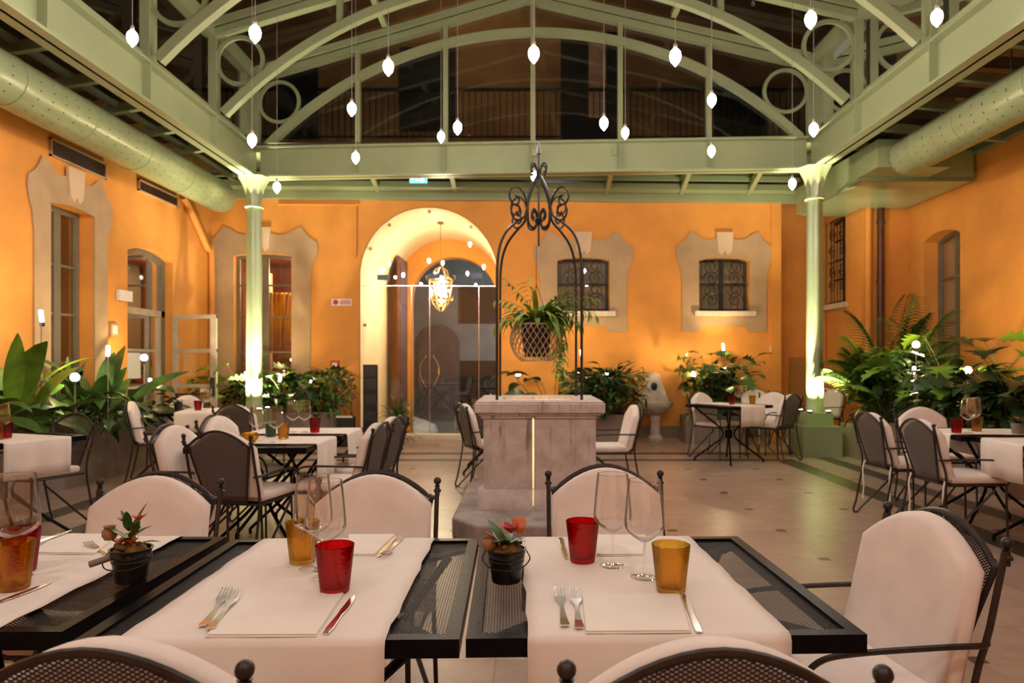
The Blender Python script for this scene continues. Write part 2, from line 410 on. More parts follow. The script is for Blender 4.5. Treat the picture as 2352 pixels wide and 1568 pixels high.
# ================================================================ SETTING
XL, XR = -5.37, 6.2
BL, BR = (XL, 12.6*S), (4.43, 12.98*S)
ZT = 4.32
def hitwall(px, py, fr):
    a, u, n = fr
    d = Vector(((px-CX)/F, 1, -(py-CY)/F)); o = Vector((0, 0, HC))
    t = (a-o).dot(n)/d.dot(n); p = o+d*t
    return (p-a).dot(u), p.z
def frame_of(p0, p1):
    a = Vector((p0[0], p0[1], 0)); u = (Vector((p1[0], p1[1], 0))-a).normalized()
    return a, u, Vector((-u.y, u.x, 0))
def wp(fr, u, z, d=0): return fr[0]+fr[1]*u+Vector((0, 0, z))+fr[2]*d
def rect(u0, u1, z0, z1, rise=0, n=8):
    if not rise: return [(u0, z0), (u1, z0), (u1, z1), (u0, z1)]
    c = (u0+u1)/2; h = (u1-u0)/2; R = (h*h+rise*rise)/(2*rise); top = []
    for i in range(n+1):
        x = h-2*h*i/n; top.append((c+x, z1-R+math.sqrt(R*R-x*x)))
    return [(u0, z0), (u1, z0)]+top
def archpts(c, r, zs, z0=0, n=22):
    return [(c-r, z0), (c+r, z0)]+[(c+r*math.cos(PI*i/n), zs+r*math.sin(PI*i/n)) for i in range(n+1)]
def plate(name, fr, outer, holes, d0, d1, mat, parent=None, sharp=30):
    loops = [outer]+holes; flat = [p for l in loops for p in l]; k = len(flat)
    tri = tessellate_polygon([[Vector((p[0], p[1], 0)) for p in lp] for lp in loops])
    mb = MB(); mb.add([wp(fr, *p, d0) for p in flat]+[wp(fr, *p, d1) for p in flat], list(tri)+[tuple(i+k for i in reversed(t)) for t in tri])
    for lp in loops:
        m = len(lp); mb.add([wp(fr, *p, d0) for p in lp]+[wp(fr, *p, d1) for p in lp], [(i, (i+1) % m, m+(i+1) % m, m+i) for i in range(m)])
    return mb.build(name, mat, parent, sharp)
def barw(mb, fr, p, q, w, d0, d1):
    a = wp(fr, *p, (d0+d1)/2); b = wp(fr, *q, (d0+d1)/2); mb.bar(a, b, w, abs(d1-d0), up=fr[2])

FB = frame_of(BL, BR); FL = frame_of((XL, -3), BL)
RX = 5.45
RC0, RC1 = (RX, 13.5*S), (RX, 12.05*S)      # side wall with grille window
FR_A = frame_of(RC0, RC1)
FR = frame_of((XR, 12.05*S), (XR, -3))
# floor
fl = MB(); fl.add([(-5.4, -3, 0), (6.3, -3, 0), (6.3, 13.0, 0), (4.3, 13.0, 0), (4.3, 12.3, 0), (-5.4, 12.3, 0)], [(0, 1, 2, 3, 4, 5)]); struct(fl.build('floor', 'floor', sharp=0))
# ---- back wall with arch and windows
uA0, _ = hitwall(826, 637, FB); uA1, zsp = hitwall(1144, 637, FB); _, ztp = hitwall(985, 475, FB)
ac, ar = (uA0+uA1)/2, (uA1-uA0)/2; zsp = ztp-ar
def wrect(fr, x0, x1, y0, y1, rise=.05):
    u0, za = hitwall(x0, y0, fr); u1, zb = hitwall(x1, y0, fr); _, zc = hitwall((x0+x1)/2, y1, fr)
    return u0, u1, zc, (za+zb)/2, rise
WB = [wrect(FB, 537, 670, 582, 905, .03), wrect(FB, 1280, 1400, 592, 715, .05), wrect(FB, 1605, 1721, 592, 715, .05)]
wall('wall_back', BL, BR, 0, ZT, [archpts(ac, ar, zsp)]+[rect(u0, u1, z0, z1, r) for u0, u1, z0, z1, r in WB], .3, 'wall')
# ---- left wall
uw0, _ = hitwall(113, 460, FL); uw1, zw1 = hitwall(214, 492, FL)
ud0, _ = hitwall(293, 520, FL); ud1, _ = hitwall(397, 560, FL); zd1 = 2.92
wall('wall_left', (XL, -3), BL, 0, ZT, [rect(uw0, uw1, .62, zw1, 0), rect(ud0, ud1, 0, zd1, .10)], .3, 'wall')
# ---- right side walls: recess, side wall with window, return, long right wall
REC = 13.5*S
wall('wall_recess', (BR[0], REC), (RX, REC), 0, ZT, [], .3, 'wall')
wall('wall_recess_left', (BR[0], BR[1]+.3), (BR[0], REC), 0, ZT, [], .001, 'wall')
WA = wrect(FR_A, 1893, 1942, 506, 702, .06)
ua0, _ = hitwall(1893, 506, FR_A); ua1, _ = hitwall(1942, 500, FR_A); zA0 = hitwall(1893, 703, FR_A)[1]; zA1 = hitwall(1893, 512, FR_A)[1]
wall('wall_right_rear', RC0, RC1, 0, ZT, [rect(ua0, ua1, zA0, zA1, .06)], .3, 'wall')
wall('wall_return', (RX-.001, RC1[1]-.004), (XR, RC1[1]-.004), 0, ZT, [], .3, 'wall')
uR0, _ = hitwall(2122, 526, FR); uR1, _ = hitwall(2205, 503, FR); zR1 = hitwall(2205, 516, FR)[1]
wall('wall_right', (XR, RC1[1]), (XR, -3), 0, ZT, [rect(uR0, uR1, .55, zR1, .10)], .35, 'wall')
# rear wall behind the camera closes the room
wall('wall_front', (XR, -3), (XL, -3), 0, ZT, [], .2, 'wall')
# skirting
def skirt(name, p0, p1, cut=None):
    fr = frame_of(p0, p1); L = (Vector(p1)-Vector(p0)).length; mb = MB()
    segs = [(0, L)] if not cut else [(0, cut[0]), (cut[1], L)]
    for i, (a, b) in enumerate(segs): mb.prism(rect(a, b, 0, .20), fr[0]-fr[2]*.025, fr[1], (0, 0, 1), fr[2]*.025)
    struct(mb.build(name, 'base'))
skirt('baseboard_back', BL, BR, (uA0, uA1)); skirt('baseboard_left', (XL, -3), BL, (ud0, ud1))
skirt('baseboard_recess', (BR[0], REC), (RX, REC)); skirt('baseboard_right_rear', RC0, RC1); skirt('baseboard_return', RC1, (XR, RC1[1])); skirt('baseboard_right', (XR, RC1[1]), (XR, -3))
# painted baroque surrounds
tn = [0]
def surround(fr, u0, u1, z0, z1, sill, zb):
    c = (u0+u1)/2; h = (u1-u0)/2
    half = [(0, .37), (.30, .34), (.55, .31), (.85, .33), (1.12, .42), (1.36, .45), (1.46, .36), (1.66, .26), (1.88, .20), (1.93, .08), (1.88, -.03), (1.74, -.18), (1.66, -.42)]
    pr = [(c+x*h, z1+z) for x, z in half]+[(c+1.66*h, zb), (c+1.0*h, zb), (c+.85*h, zb+.10)]
    pl = [(2*c-x, z) for x, z in reversed(pr)]
    out = pr+pl[:-1]
    tn[0] += 1
    struct(plate('trim_%d' % tn[0], fr, out[::-1], [rect(u0, u1, z0, z1, .04)], -.022, -.001, 'trim'))
    tn[0] += 1
    k = [(c-.15, z1+.44), (c+.15, z1+.44), (c+.12, z1+.11), (c+.05, z1+.04), (c, z1+.12), (c-.05, z1+.04), (c-.12, z1+.11)]
    struct(plate('trim_%d' % tn[0], fr, k[::-1], [], -.06, -.023, 'key'))
    if sill:
        tn[0] += 1
        mb = MB(); mb.prism(rect(c-1.2*h, c+1.2*h, z0-.085, z0), fr[0]-fr[2]*.10, fr[1], (0, 0, 1), fr[2]*.25); struct(mb.build('trim_%d' % tn[0], 'sill'))
surround(FB, *WB[0][:4], False, .35); surround(FB, *WB[1][:4], True, WB[1][2]-.36); surround(FB, *WB[2][:4], True, WB[2][2]-.36)
surround(FL, uw0, uw1, .62, zw1, False, .3)
mb = MB(); mb.prism(rect(ua0-.1, ua1+.1, zA0-.09, zA0), FR_A[0]-FR_A[2]*.08, FR_A[1], (0, 0, 1), FR_A[2]*.25); struct(mb.build('trim_20', 'sill'))
# dark painted service panel in the recess
mb = MB(); a = at(1812, 820, REC); b = at(1856, 915, REC); mb.box(a.x, b.x, REC-.03, REC-.001, b.z-.55, a.z); struct(mb.build('trim_21', pbr('ochre_panel', (.42, .20, .04), .7, var=.08, scale=3)))
# painted corner strip where the back wall ends
mb = MB(); a = wp(FB, (Vector(BR)-Vector(BL)).length-.2, 0, -.03); mb.box(BR[0]-.17, BR[0]+.005, BR[1]-.05, BR[1]+.0, 0, ZT); struct(mb.build('trim_22', 'wall'))

# windows -------------------------------------------------------
wn = [0]
def window(fr, u0, u1, z0, z1, rise, mat, cols=2, rows=(.5,), fw=.05, d=.14, pane='g_pane', back=None, mull=.05):
    wn[0] += 1; w = sroot('window_%d' % wn[0])
    o = rect(u0, u1, z0, z1, rise); i = rect(u0+fw, u1-fw, z0+fw, z1-fw, rise*.8 if rise else 0)
    plate('window_frame', fr, o, [i], d, d+.06, mat, w)
    m = MB()
    for c in range(1, cols): u = u0+(u1-u0)*c/cols; barw(m, fr, (u, z0+fw*.6), (u, z1-fw*.6+rise*.7), mull, d+.005, d+.055)
    for r in rows: z = z0+(z1-z0)*r; barw(m, fr, (u0+fw*.6, z), (u1-fw*.6, z), .028, d+.01, d+.05)
    m.build('glazing_bar', mat, w)
    plate('pane', fr, rect(u0+fw*.5, u1-fw*.5, z0+fw*.5, z1-fw*.5, rise*.8 if rise else 0), [], d+.028, d+.034, pane, w, 0)
    if back: plate('blind', fr, rect(u0-.03, u1+.03, z0-.03, z1+.1), [], d+.11, d+.13, back, w, 0)
    return w
window(FL, uw0, uw1, .62, zw1, 0, 'frame', 2, (.27, .5, .73), .07, .17, mull=.12)                       # window_1
window(FB, *WB[0][:4], .03, 'frame', 2, (.30, .55, .78), .05, .14, mull=.11)                            # window_2
def grille(w, fr, u0, u1, z0, z1, d, rise):
    m = MB(); c = (u0+u1)/2; q = (u1-u0)/4
    for z in (z0+.04, (z0+z1)/2, z1-.03): m.tube([wp(fr, u0+.005, z, d), wp(fr, u1-.005, z, d)], .009, 6)
    for k in range(7):
        u = u0+(u1-u0)*(k+.5)/7; m.tube([wp(fr, u, z0+.01, d), wp(fr, u, z1+rise*.5, d)], .007, 6)
    def spiral(cu, cz, r, sgn, turns=1.6, ph=0):
        m.tube([wp(fr, cu+sgn*r*(1-t/30*.85)*math.cos(ph+t/30*turns*2*PI), cz+r*(1-t/30*.85)*math.sin(ph+t/30*turns*2*PI), d) for t in range(31)], .008, 5)
    for s_ in (-1, 1):
        for zz, ph in ((.22, 0), (.40, PI), (.62, 0), (.84, PI)): spiral(c+s_*q*.95, z0+(z1-z0)*zz, q*.62, s_, 1.6, ph)
    m.build('iron_grille', 'iron', w)
for wb in WB[1:]:
    w = window(FB, *wb[:4], .05, 'dframe', 2, (.53,), .035, .15, back='blind', mull=.07)
    grille(w, FB, *wb[:4], .05, .05)
w = window(FR_A, ua0, ua1, zA0, zA1, .06, 'dframe', 2, (.3, .53, .76), .03, .15, back='blind', mull=.05); grille(w, FR_A, ua0, ua1, zA0, zA1, .05, .06)
window(FR, uR0+.0, uR1, .55, zR1, .10, 'frame', 2, (.25, .5, .75), .05, .22, back='blind', mull=.06)
# rooms behind the left windows
mb = MB(); mb.box(-7.6, -7.5, -1, 11.6, 0, 3.6); struct(mb.build('wall_inner_left', 'room'))
mb = MB(); mb.box(-7.5, XL-.3, 11.45, 11.55, 0, 3.6); struct(mb.build('wall_inner_end', 'room'))
mb = MB(); mb.box(-7.6, XL-.3, -1, 11.6, 3.5, 3.6); struct(mb.build('ceiling_inner_left', 'room'))
mb = MB(); mb.box(-7.6, XL-.3, -1, 11.6, -.06, 0); struct(mb.build('floor_inner_left', 'wood'))
mb = MB(); mb.box(-5.6, -3.0, 14.6, 14.7, 0, 3.4); struct(mb.build('wall_inner_back', 'room'))
mb = MB(); mb.box(-5.7, -5.6, 12.2, 14.7, 0, 3.4); struct(mb.build('wall_inner_side', 'room'))
mb = MB(); mb.box(-5.7, -3.0, 12.2, 14.7, 3.3, 3.4); struct(mb.build('ceiling_inner_back', 'room'))
lamp('interior_lamp', 'POINT', (-4.1, 13.2, 2.9), 110, (1, .72, .42), .15)
lamp('interior_lamp_left', 'POINT', (-6.6, 7.4, 3.0), 6, (1, .66, .36), .15)
lamp('interior_lamp_left_rear', 'POINT', (-6.4, 10.2, 3.1), 6, (1, .7, .42), .15)
# glazed side door in the left wall: fixed part and an open leaf
d1 = sroot('door_1')
plate('door_frame', FL, rect(ud0, ud1, 0, zd1, .10), [rect(ud0+.07, ud1-.10, .02, zd1-.07, .09)], .12, .20, 'frame', d1)
m = MB(); zt = 2.03
barw(m, FL, (ud0, zt), (ud1, zt), .09, .12, .20)
m.build('transom', 'wframe', d1)
m = MB(); um = ud0+.06
for z in (.35, .95, 1.48): barw(m, FL, (ud0+.1, z), (ud1-.1, z), .035, .14, .18)
barw(m, FL, (ud0+.10, .02), (ud0+.10, zt), .08, .13, .19); barw(m, FL, (ud1-.12, .02), (ud1-.12, zt), .08, .13, .19)
m.build('fixed_leaf', 'wframe', d1)
plate('pane', FL, rect(ud0+.06, ud1-.08, .02, zd1-.06, .09), [], .155, .162, 'g_pane', d1, 0)
plate('paper_notice', FL, rect(ud0+.15, ud0+.55, 1.08, 1.44), [], .130, .134, 'white', d1, 0)
Yl = FL[0].y+ud1-.03; LFW = .66
lf = sroot('door_3'); x0, x1 = XL+.02, XL+.02+LFW; z1 = 2.03; m = MB()
for xx, ww in ((x0+.035, .07), (x1-.045, .09)): m.box(xx-ww/2, xx+ww/2, Yl-.02, Yl+.02, .03, z1)
for zz in (.09, .47, .95, 1.48, z1-.035): m.box(x0, x1, Yl-.018, Yl+.018, zz-(.05 if zz < .1 else .025), zz+.03)
m.build('leaf_frame', 'wframe', lf)
m = MB(); m.box(x0+.05, x1-.06, Yl-.004, Yl+.004, .05, z1-.03); m.build('pane', 'g_pane', lf, 0)
m = MB(); m.tube(catmull([(x0+.08, Yl-.03, .80), (x0+.09, Yl-.10, .83), (x0+.2, Yl-.11, .83), (x1-.12, Yl-.11, .84), (x1-.05, Yl-.11, .86), (x1-.04, Yl-.06, 1.02)], 5), .014, 7); m.box(x1-.07, x1-.02, Yl-.07, Yl-.021, .80, 1.08); m.build('push_bar', 'black', lf)
# ---- arched passage
P0 = FB[0]+FB[1]*ac; pxc = P0.x; pyw = P0.y; YE = 15.06
def arcsurf(name, xc, r, zs, y0, y1, mat, dy):
    n = 28; pr = [(xc-r, -.95)]+[(xc+r*math.cos(PI-PI*i/n), zs+r*math.sin(PI*i/n)) for i in range(n+1)]+[(xc+r, -.95)]
    mb = MB(); mb.add([(x, y0+(x-xc)*dy, z) for x, z in pr]+[(x, y1, z) for x, z in pr], [(i, i+1, len(pr)+i+1, len(pr)+i) for i in range(len(pr)-1)])
    o = MB(); return struct(mb.build(name, mat))
slope = FB[1].y/FB[1].x
arcsurf('ceiling_vault', pxc, ar-.012, zsp, pyw-.004, YE, 'vault', slope)
ex = (1043-CX)*YE/F; er = 99*YE/F; ez = HC+(CY-590)*YE/F-er
wall('wall_passage_end', (pxc-ar-.3, YE), (pxc+ar+.8, YE), -.95, 4.4, [archpts(ex-(pxc-ar-.3), er, ez, -.95)], .35, 'wall')
fl = MB(); fl.add([(-5, 12.28, -.02), (2, 12.28, -.02), (2, 15.0, -.9), (-5, 15.0, -.9)], [(0, 1, 2, 3)]); struct(fl.build('ground_ramp', 'street', sharp=0))
fl = MB(); fl.box(-9, 9, 15.0, 26, -1.0, -.9); struct(fl.build('ground_street', 'street'))
mb = MB(); mb.box(-10, 8, 21, 21.3, -1, 9); struct(mb.build('wall_street', 'facade'))
mb = MB(); a = at(1008, 745, 20.95); mb.prism(archpts(0, .62, .0, -2.2), (a.x, 20.9, a.z-.62), (1, 0, 0), (0, 0, 1), (0, .09, 0)); struct(mb.build('door_5', pbr('brown_street_door', (.15, .12, .11), .6, var=.2, scale=2)))
for i, (x0_, x1_, y0_, y1_) in enumerate(((1058, 1150, 655, 742), (1058, 1150, 828, 930))):
    mb = MB(); a = at(x0_, y0_, 20.95); b = at(x1_, y1_, 20.95); mb.box(a.x, b.x, 20.9, 20.99, b.z, a.z); struct(mb.build('window_%d' % (20+i), 'shut'))
lamp('street_fill', 'POINT', (.6, 18.0, 3.0), 260, (.92, .95, 1.), .3)  # unseen fill light added to brighten the street wall and car
# marble threshold
mb = MB(); mb.box(pxc-ar+.02, pxc+ar+.25, pyw-.22, pyw+.3, 0, .055); struct(mb.build('trim_30', 'sill'))
# frameless glass entrance
d2 = sroot('door_2'); FG = (FB[0]+FB[2]*.05, FB[1], FB[2]); zj = 2.63
plate('overpanel', FG, [(ac-ar+.02, zj)]+[(ac+ar-.02, zj)]+[p for p in archpts(ac, ar-.02, zsp, zj)[2:] if p[1] > zj], [], 0, .012, 'g_door', d2, 0)
vx = [hitwall(x, 800, FG)[0] for x in (945, 987, 1100)]
ed = [ac-ar+.02, vx[0], vx[1], vx[2], ac+ar-.02]
for a, b in zip(ed[:-1], ed[1:]): plate('glass_panel', FG, rect(a+.004, b-.004, .06, zj-.006), [], 0, .012, 'g_door', d2, 0)
m = MB()
for u in vx: barw(m, FG, (u, .06), (u, zj), .012, -.003, .015)
barw(m, FG, (ac-ar+.02, zj), (ac+ar-.02, zj), .014, -.003, .015); m.build('panel_joint', 'steel', d2)
for x, y in ((880, 637), (997, 634), (1094, 633)):
    u, z = hitwall(x, y, FG); plate('patch_fitting', FG, rect(u-.10, u+.10, z-.045, z+.045), [], -.012, .024, 'blue', d2)
for s_ in (-1, 1):
    u, z = hitwall(987, 852, FG); m = MB(); m.tube(catmull([wp(FG, u+s_*.06, z+.26, -.01), wp(FG, u+s_*.075, z+.24, -.05), wp(FG, u+s_*.15, z+.1, -.06), wp(FG, u+s_*.16, z, -.06), wp(FG, u+s_*.15, z-.1, -.06), wp(FG, u+s_*.08, z-.25, -.05), wp(FG, u+s_*.06, z-.27, -.01)], 5), .013, 7); m.build('door_handle', 'brass', d2)
for ang in (20, 50, 90, 128, 155):
    m = MB(); p = wp(FG, ac+(ar-.07)*math.cos(math.radians(ang)), zsp+(ar-.07)*math.sin(math.radians(ang)), -.02); m.bar(p, p+FG[2]*.045, .05, .05); m.build('glass_clamp', 'brass', d2)
for z in (1.95, 1.1):
    m = MB(); p = wp(FG, ac-ar+.08, z, -.02); m.bar(p, p+FG[2]*.045, .05, .05); m.build('glass_clamp', 'brass', d2)
# dark wooden shutter leaf folded open inside the passage
d4 = sroot('door_4'); m = MB(); m.box(-2.62, -2.57, 14.0, 14.95, .02, 3.45); 
m.build('leaf', 'wood', d4); m = MB()
for z0_, z1_ in ((.25, 1.2), (1.4, 2.3), (2.5, 3.3)): m.box(-2.57, -2.555, 14.1, 14.85, z0_, z1_)
m.build('raised_panel', 'wood', d4)
# upper facade seen through the gable
YU = 14.4
mb = MB(); mb.box(-12, 12, YU, YU+.3, 4.0, 13); struct(mb.build('wall_upper_facade', 'upper'))
for i, (a0, a1, b0, b1, mt) in enumerate(((918, 1046, 110, 300, 'shut'), (1288, 1425, 75, 320, 'shut'), (640, 730, 150, 330, 'shut'), (1640, 1760, 200, 330, 'shut'), (1500, 1560, -260, -120, 'shut'), (900, 1000, -260, -140, 'shut'))):
    a = at(a0, b0, YU-.03); b = at(a1, b1, YU-.03); mb = MB(); mb.box(a.x, b.x, YU-.06, YU-.001, b.z, a.z); struct(mb.build('window_%d' % (30+i), mt))
a = at(1352, 70, YU-.08); b = at(1392, 270, YU-.08); mb = MB()
mb.box(a.x, b.x, YU-.1, YU-.061, b.z, a.z); struct(mb.build('trim_31', pbr('pale_shutter_edge', (.46, .28, .17), .7)))
mb = MB(); mb.box(-8, 8, YU-1.0, YU-.001, 5.45, 5.6); struct(mb.build('floor_balcony', 'upper'))
rl = thing('balcony_railing', 'black iron balcony railing outside, seen through the gable glass', 'railing', (0, YU-.95, 5.6))
m = MB(); m.box(-7, 7, -.03, .03, .95, 1.0); m.box(-7, 7, -.02, .02, .05, .08); m.build('handrail', 'black', rl)
m = MB()
for k in range(118): x = -7+k*.12; m.box(x-.008, x+.008, -.008, .008, .0, .95)
m.build('baluster', 'black', rl)['kind'] = 'stuff'
lamp('upper_facade_fill', 'POINT', (-1., 12.4, 9.0), 62, (1, .72, .45), .3)  # added fill with no modelled source, lifts the upper facade
# ================================================================ STEEL ROOF
ZB0, ZB1 = 4.06, 4.52; EZ, RZ = 5.55, 6.62
SK = -.057
GY, T2, T3 = 10.22, 8.79, 7.20
def gp(u, z, yc, dy=0): return Vector((u, yc+SK*u+dy, z))
def girder(name, label, a, b, stiff, inward):
    t = thing(name, label, 'steel beam', a); a = Vector(a); b = Vector(b)-a; d = b.normalized(); L = b.length; x = Vector((d.y, -d.x, 0))*inward
    m = MB(); m.bar((0, 0, .22), b+Vector((0, 0, .22)), .03, .44); m.build('web', 'green', t)
    for z in (.015, .445): m = MB(); m.bar((0, 0, z), b+Vector((0, 0, z)), .23, .03); m.build('flange', 'green', t)
    for sdist in stiff:
        m = MB(); p = d*sdist+x*.055; m.bar(p+Vector((0, 0, .03)), p+Vector((0, 0, .43)), .10, .10 if False else .012, up=d); m.build('stiffener', 'green', t)
    return t
yl, yr = GY+SK*-4.12, GY+SK*4.12
girder('roof_girder', 'long pale green steel beam running along the left aisle below the bulbs', (-4.12, -1, ZB0), (-4.12, yl+.1, ZB0), [1+T3-SK*4.1-.0, 1+T2-SK*4.1, 1+T3-1.6-SK*4.1], 1)
girder('roof_girder', 'long pale green steel beam running along the right aisle above the box duct', (4.12, -1, ZB0), (4.12, yr+.1, ZB0), [1+T3+SK*4.1, 1+T2+SK*4.1, 1+T3-1.6+SK*4.1], -1)
UM = [(824-CX)*10.4/F, (1024-CX)*10.3/F, (1224-CX)*10.2/F, (1425-CX)*10.1/F, (1630-CX)*10/F]
girder('roof_girder', 'pale green steel cross beam spanning between the two columns under the arched gable', (-4.0, yl, ZB0), (4.0, yr, ZB0), [u+4.0 for u in UM], 1)
HS, SAG = 3.92, 1.62; AR = (HS*HS+SAG*SAG)/(2*SAG)
def arcz(u): return ZB1+SAG-AR+math.sqrt(AR*AR-u*u)
def rafz(u): return EZ+(RZ-EZ)*(1-abs(u)/4.05)
def truss(label, yc, posts, gable=False):
    t = thing('roof_truss', label, 'roof truss', (0, yc, 0)); O = Vector((0, -yc, 0))
    m = MB(); m.strip([gp(HS*(-1+2*i/48), arcz(HS*(-1+2*i/48)), yc)+O for i in range(49)], .10, .11); m.build('arch_rib', 'green', t)
    for s_ in (-1, 1):
        m = MB(); m.bar(gp(s_*4.05, EZ, yc)+O, gp(0, RZ, yc)+O, .12, .09); m.bar(gp(s_*4.05, EZ+.12, yc)+O, gp(0, RZ+.12, yc)+O, .16, .09); m.build('rafter', 'green', t)
        m = MB(); c = gp(s_*3.71, 5.2, yc)+O; m.strip([c+Vector((.30*math.cos(2*PI*i/40), SK*.3*math.cos(2*PI*i/40), .30*math.sin(2*PI*i/40))) for i in range(41)], .05, .035, up=(0, 1, 0)); m.build('ring', 'green', t)
        m = MB(); m.bar(gp(s_*4.06, ZB1, yc)+O, gp(s_*4.06, EZ, yc)+O, .10, .10); m.build('side_post', 'green', t)
    for u in posts:
        z0_ = ZB1 if gable else arcz(u); m = MB(); m.bar(gp(u, z0_, yc)+O, gp(u, rafz(u)+.05, yc)+O, .085, .07); m.build('post', 'green', t)
    return t
g = truss('green gable truss with arched rib and full-height posts above the cross beam', GY, UM, True)
m = MB(); pts = [gp(-4.05, ZB1, GY, .06), gp(4.05, ZB1, GY, .06), gp(4.05, EZ, GY, .06), gp(0, RZ, GY, .06), gp(-4.05, EZ, GY, .06)]
m.add([p-Vector((0, GY, 0)) for p in pts], [(0, 1, 2, 3, 4)]); m.build('gable_glass', 'g_roof', g, 0)
truss('green roof truss with arched rib nearest in front of the glazed gable', T2, [-3.0, -2.4, 0, 2.4, 3.0][1:4])
truss('green roof truss second in front of the gable, its feet by the outer bulbs', T3, [0])
# eaves, ridge, purlins and clerestory posts
bn = [0]
def sbeam(a, b, w, h, mat='green', up=(0, 0, 1)):
    bn[0] += 1; m = MB(); m.bar(a, b, w, h, up); o = m.build('beam_%d' % bn[0], mat); return struct(o)
for s_ in (-1, 1):
    ye = GY+SK*s_*4.1
    sbeam((s_*4.1, 2, EZ+.03), (s_*4.1, ye, EZ+.03), .14, .16); sbeam((s_*4.22, 2, EZ+.2), (s_*4.22, ye, EZ+.2), .22, .10)
    sbeam((s_*4.12, 2, ZB1+.06), (s_*4.12, ye, ZB1+.06), .08, .07)
    sbeam((s_*2.1, 2, rafz(2.1)+.22), (s_*2.1, ye, rafz(2.1)+.22), .08, .08)
    for yc in (T3, T2, T3-1.6):
        for dy in (.22, ): sbeam((s_*4.13, yc+SK*s_*4.1+dy, ZB1), (s_*4.13, yc+SK*s_*4.1+dy, EZ), .07, .09)
    sbeam((s_*4.13, ye-.35, ZB1), (s_*4.13, ye-.35, EZ), .08, .10); sbeam((s_*4.13, ye-.12, ZB1), (s_*4.13, ye-.12, EZ), .05, .08)
    mb = MB(); mb.add([(s_*4.15, 2, ZB1), (s_*4.15, ye, ZB1), (s_*4.15, ye, EZ), (s_*4.15, 2, EZ)], [(0, 1, 2, 3)]); struct(mb.build('window_%d' % (40+s_), 'g_roof', sharp=0))
    mb = MB(); mb.add([(s_*4.2, -3, EZ+.24), (s_*4.2, ye, EZ+.24), (0, GY, RZ+.24), (0, -3, RZ+.24)], [(0, 1, 2, 3)]); struct(mb.build('ceiling_%s' % ('left' if s_ < 0 else 'right'), 'g_roof', sharp=0))
sbeam((0, 2, RZ+.2), (0, GY, RZ+.2), .12, .14)
# aisle roofs: sloping glass with rafters
AZ = 4.27
def aisle(s_, xw, ys):
    mb = MB(); mb.add([(s_*4.2, -3, 4.46), (s_*4.2, 12.1, 4.46), (xw, 12.1, AZ+.04), (xw, -3, AZ+.04)], [(0, 1, 2, 3)]); struct(mb.build('ceiling_aisle_%s' % ('left' if s_ < 0 else 'right'), 'g_roof', sharp=0))
    for y in ys: sbeam((s_*4.2, y, 4.38), (xw, y, 4.20), .07, .10)
    sbeam((xw-s_*.05, -3, 4.24), (xw-s_*.05, 12.1, 4.24), .10, .14, 'dgreen'); sbeam((xw-s_*.55, -3, 4.32), (xw-s_*.55, 12, 4.32), .06, .06, 'dgreen')
aisle(-1, XL, [5.0+k*.80 for k in range(7)]); aisle(1, XR, [5.0+k*.80 for k in range(8)])
mb = MB(); mb.add([(-5.3, 10.35, 4.55), (6.1, 10.05, 4.55), (6.1, 12.9, 4.36), (-5.3, 12.0, 4.36)], [(0, 1, 2, 3)]); struct(mb.build('ceiling_back_aisle', 'dgreen', sharp=0))
for (x0_, x1_) in ((838, 838), (1030, 1030), (1226, 1226), (1412, 1412), (1600, 1600), (1770, 1770)):
    a = at(x0_, 404, 10.4 if x0_ < 1200 else 10.1); b_ = Vector(((x0_-CX)*10.3/F*1.06, 12.0, 4.24)); sbeam((a.x, a.y, 4.36), b_, .07, .10)
sbeam(wp(FB, .0, 4.15, -.06), wp(FB, 10.4, 4.15, -.06), .12, .13); sbeam(wp(FB, .0, 4.27, -.25), wp(FB, 10.4, 4.27, -.25), .30, .10)
sbeam(wp(FB, .0, 4.36, -.55), wp(FB, 10.4, 4.36, -.55), .05, .06)

# columns
def column(label, x, y, ulabels):
    t = thing('column', label, 'column', (x, y, 0))
    m = MB(); m.box(-.27, .27, -.27, .27, 0, .42); m.build('plinth', 'green', t); m = MB(); m.box(-.185, .185, -.185, .185, .42, .60); m.build('base_block', 'green', t)
    m = MB(); m.lathe([(.108, .60), (.104, 2.0), (.098, 3.62)], 32, lobes=4, amp=.13); m.build('shaft', 'green', t)
    m = MB(); m.lathe([(.10, 3.60), (.135, 3.605), (.135, 3.635), (.10, 3.64)], 28); m.build('collar', 'green', t)
    m = MB(); m.lathe([(.10, 3.64), (.115, 3.75), (.145, 3.90), (.20, 4.02), (.225, 4.055)], 32, lobes=8, amp=.07); m.build('capital', 'green', t)
    for (dx, dy), lb in zip(((-.13, -.15), (.13, -.15), (-.15, .13), (.15, .13)), ulabels):
        q = thing('uplight', lb, 'uplight', (x+dx, y+dy, .60), group='uplights at the feet of the columns')
        m = MB(); m.lathe([(.035, 0), (.035, .03), (.028, .03)], 14); m.build('housing', 'black', q)
        m = MB(); m.lathe([(.027, .026), (.027, .034), (.0001, .036)], 12); m.build('lens', 'e_lens', q)
        lamp('uplight_beam', 'SPOT', (x+dx*1.1, y+dy*1.1, .665), 2300, (1, .93, .66), .02, (x+dx*.25, y+dy*.6, 2.6), 22, 1.)
        lamp('uplight_spill', 'SPOT', (x+dx*1.1, y+dy*1.1, .665), 260 if dy < 0 else 230, (1, .93, .66), .02, (x+dx*1.4, y+dy*(.6 if dy < 0 else 5), 4.1), 80, .7)
CLX, CLY = (585-CX)*10.4/F, 10.38; CRX, CRY = (1870-CX)*9.88/F, 9.86
column('slim pale green column at left, lit from its foot, ending under the left beam', CLX, CLY, ('small glowing uplight on the left foot of the left green column', 'small glowing uplight on the right foot of the left green column', 'small glowing uplight behind the left foot of the left green column', 'small glowing uplight behind the right foot of the left green column'))
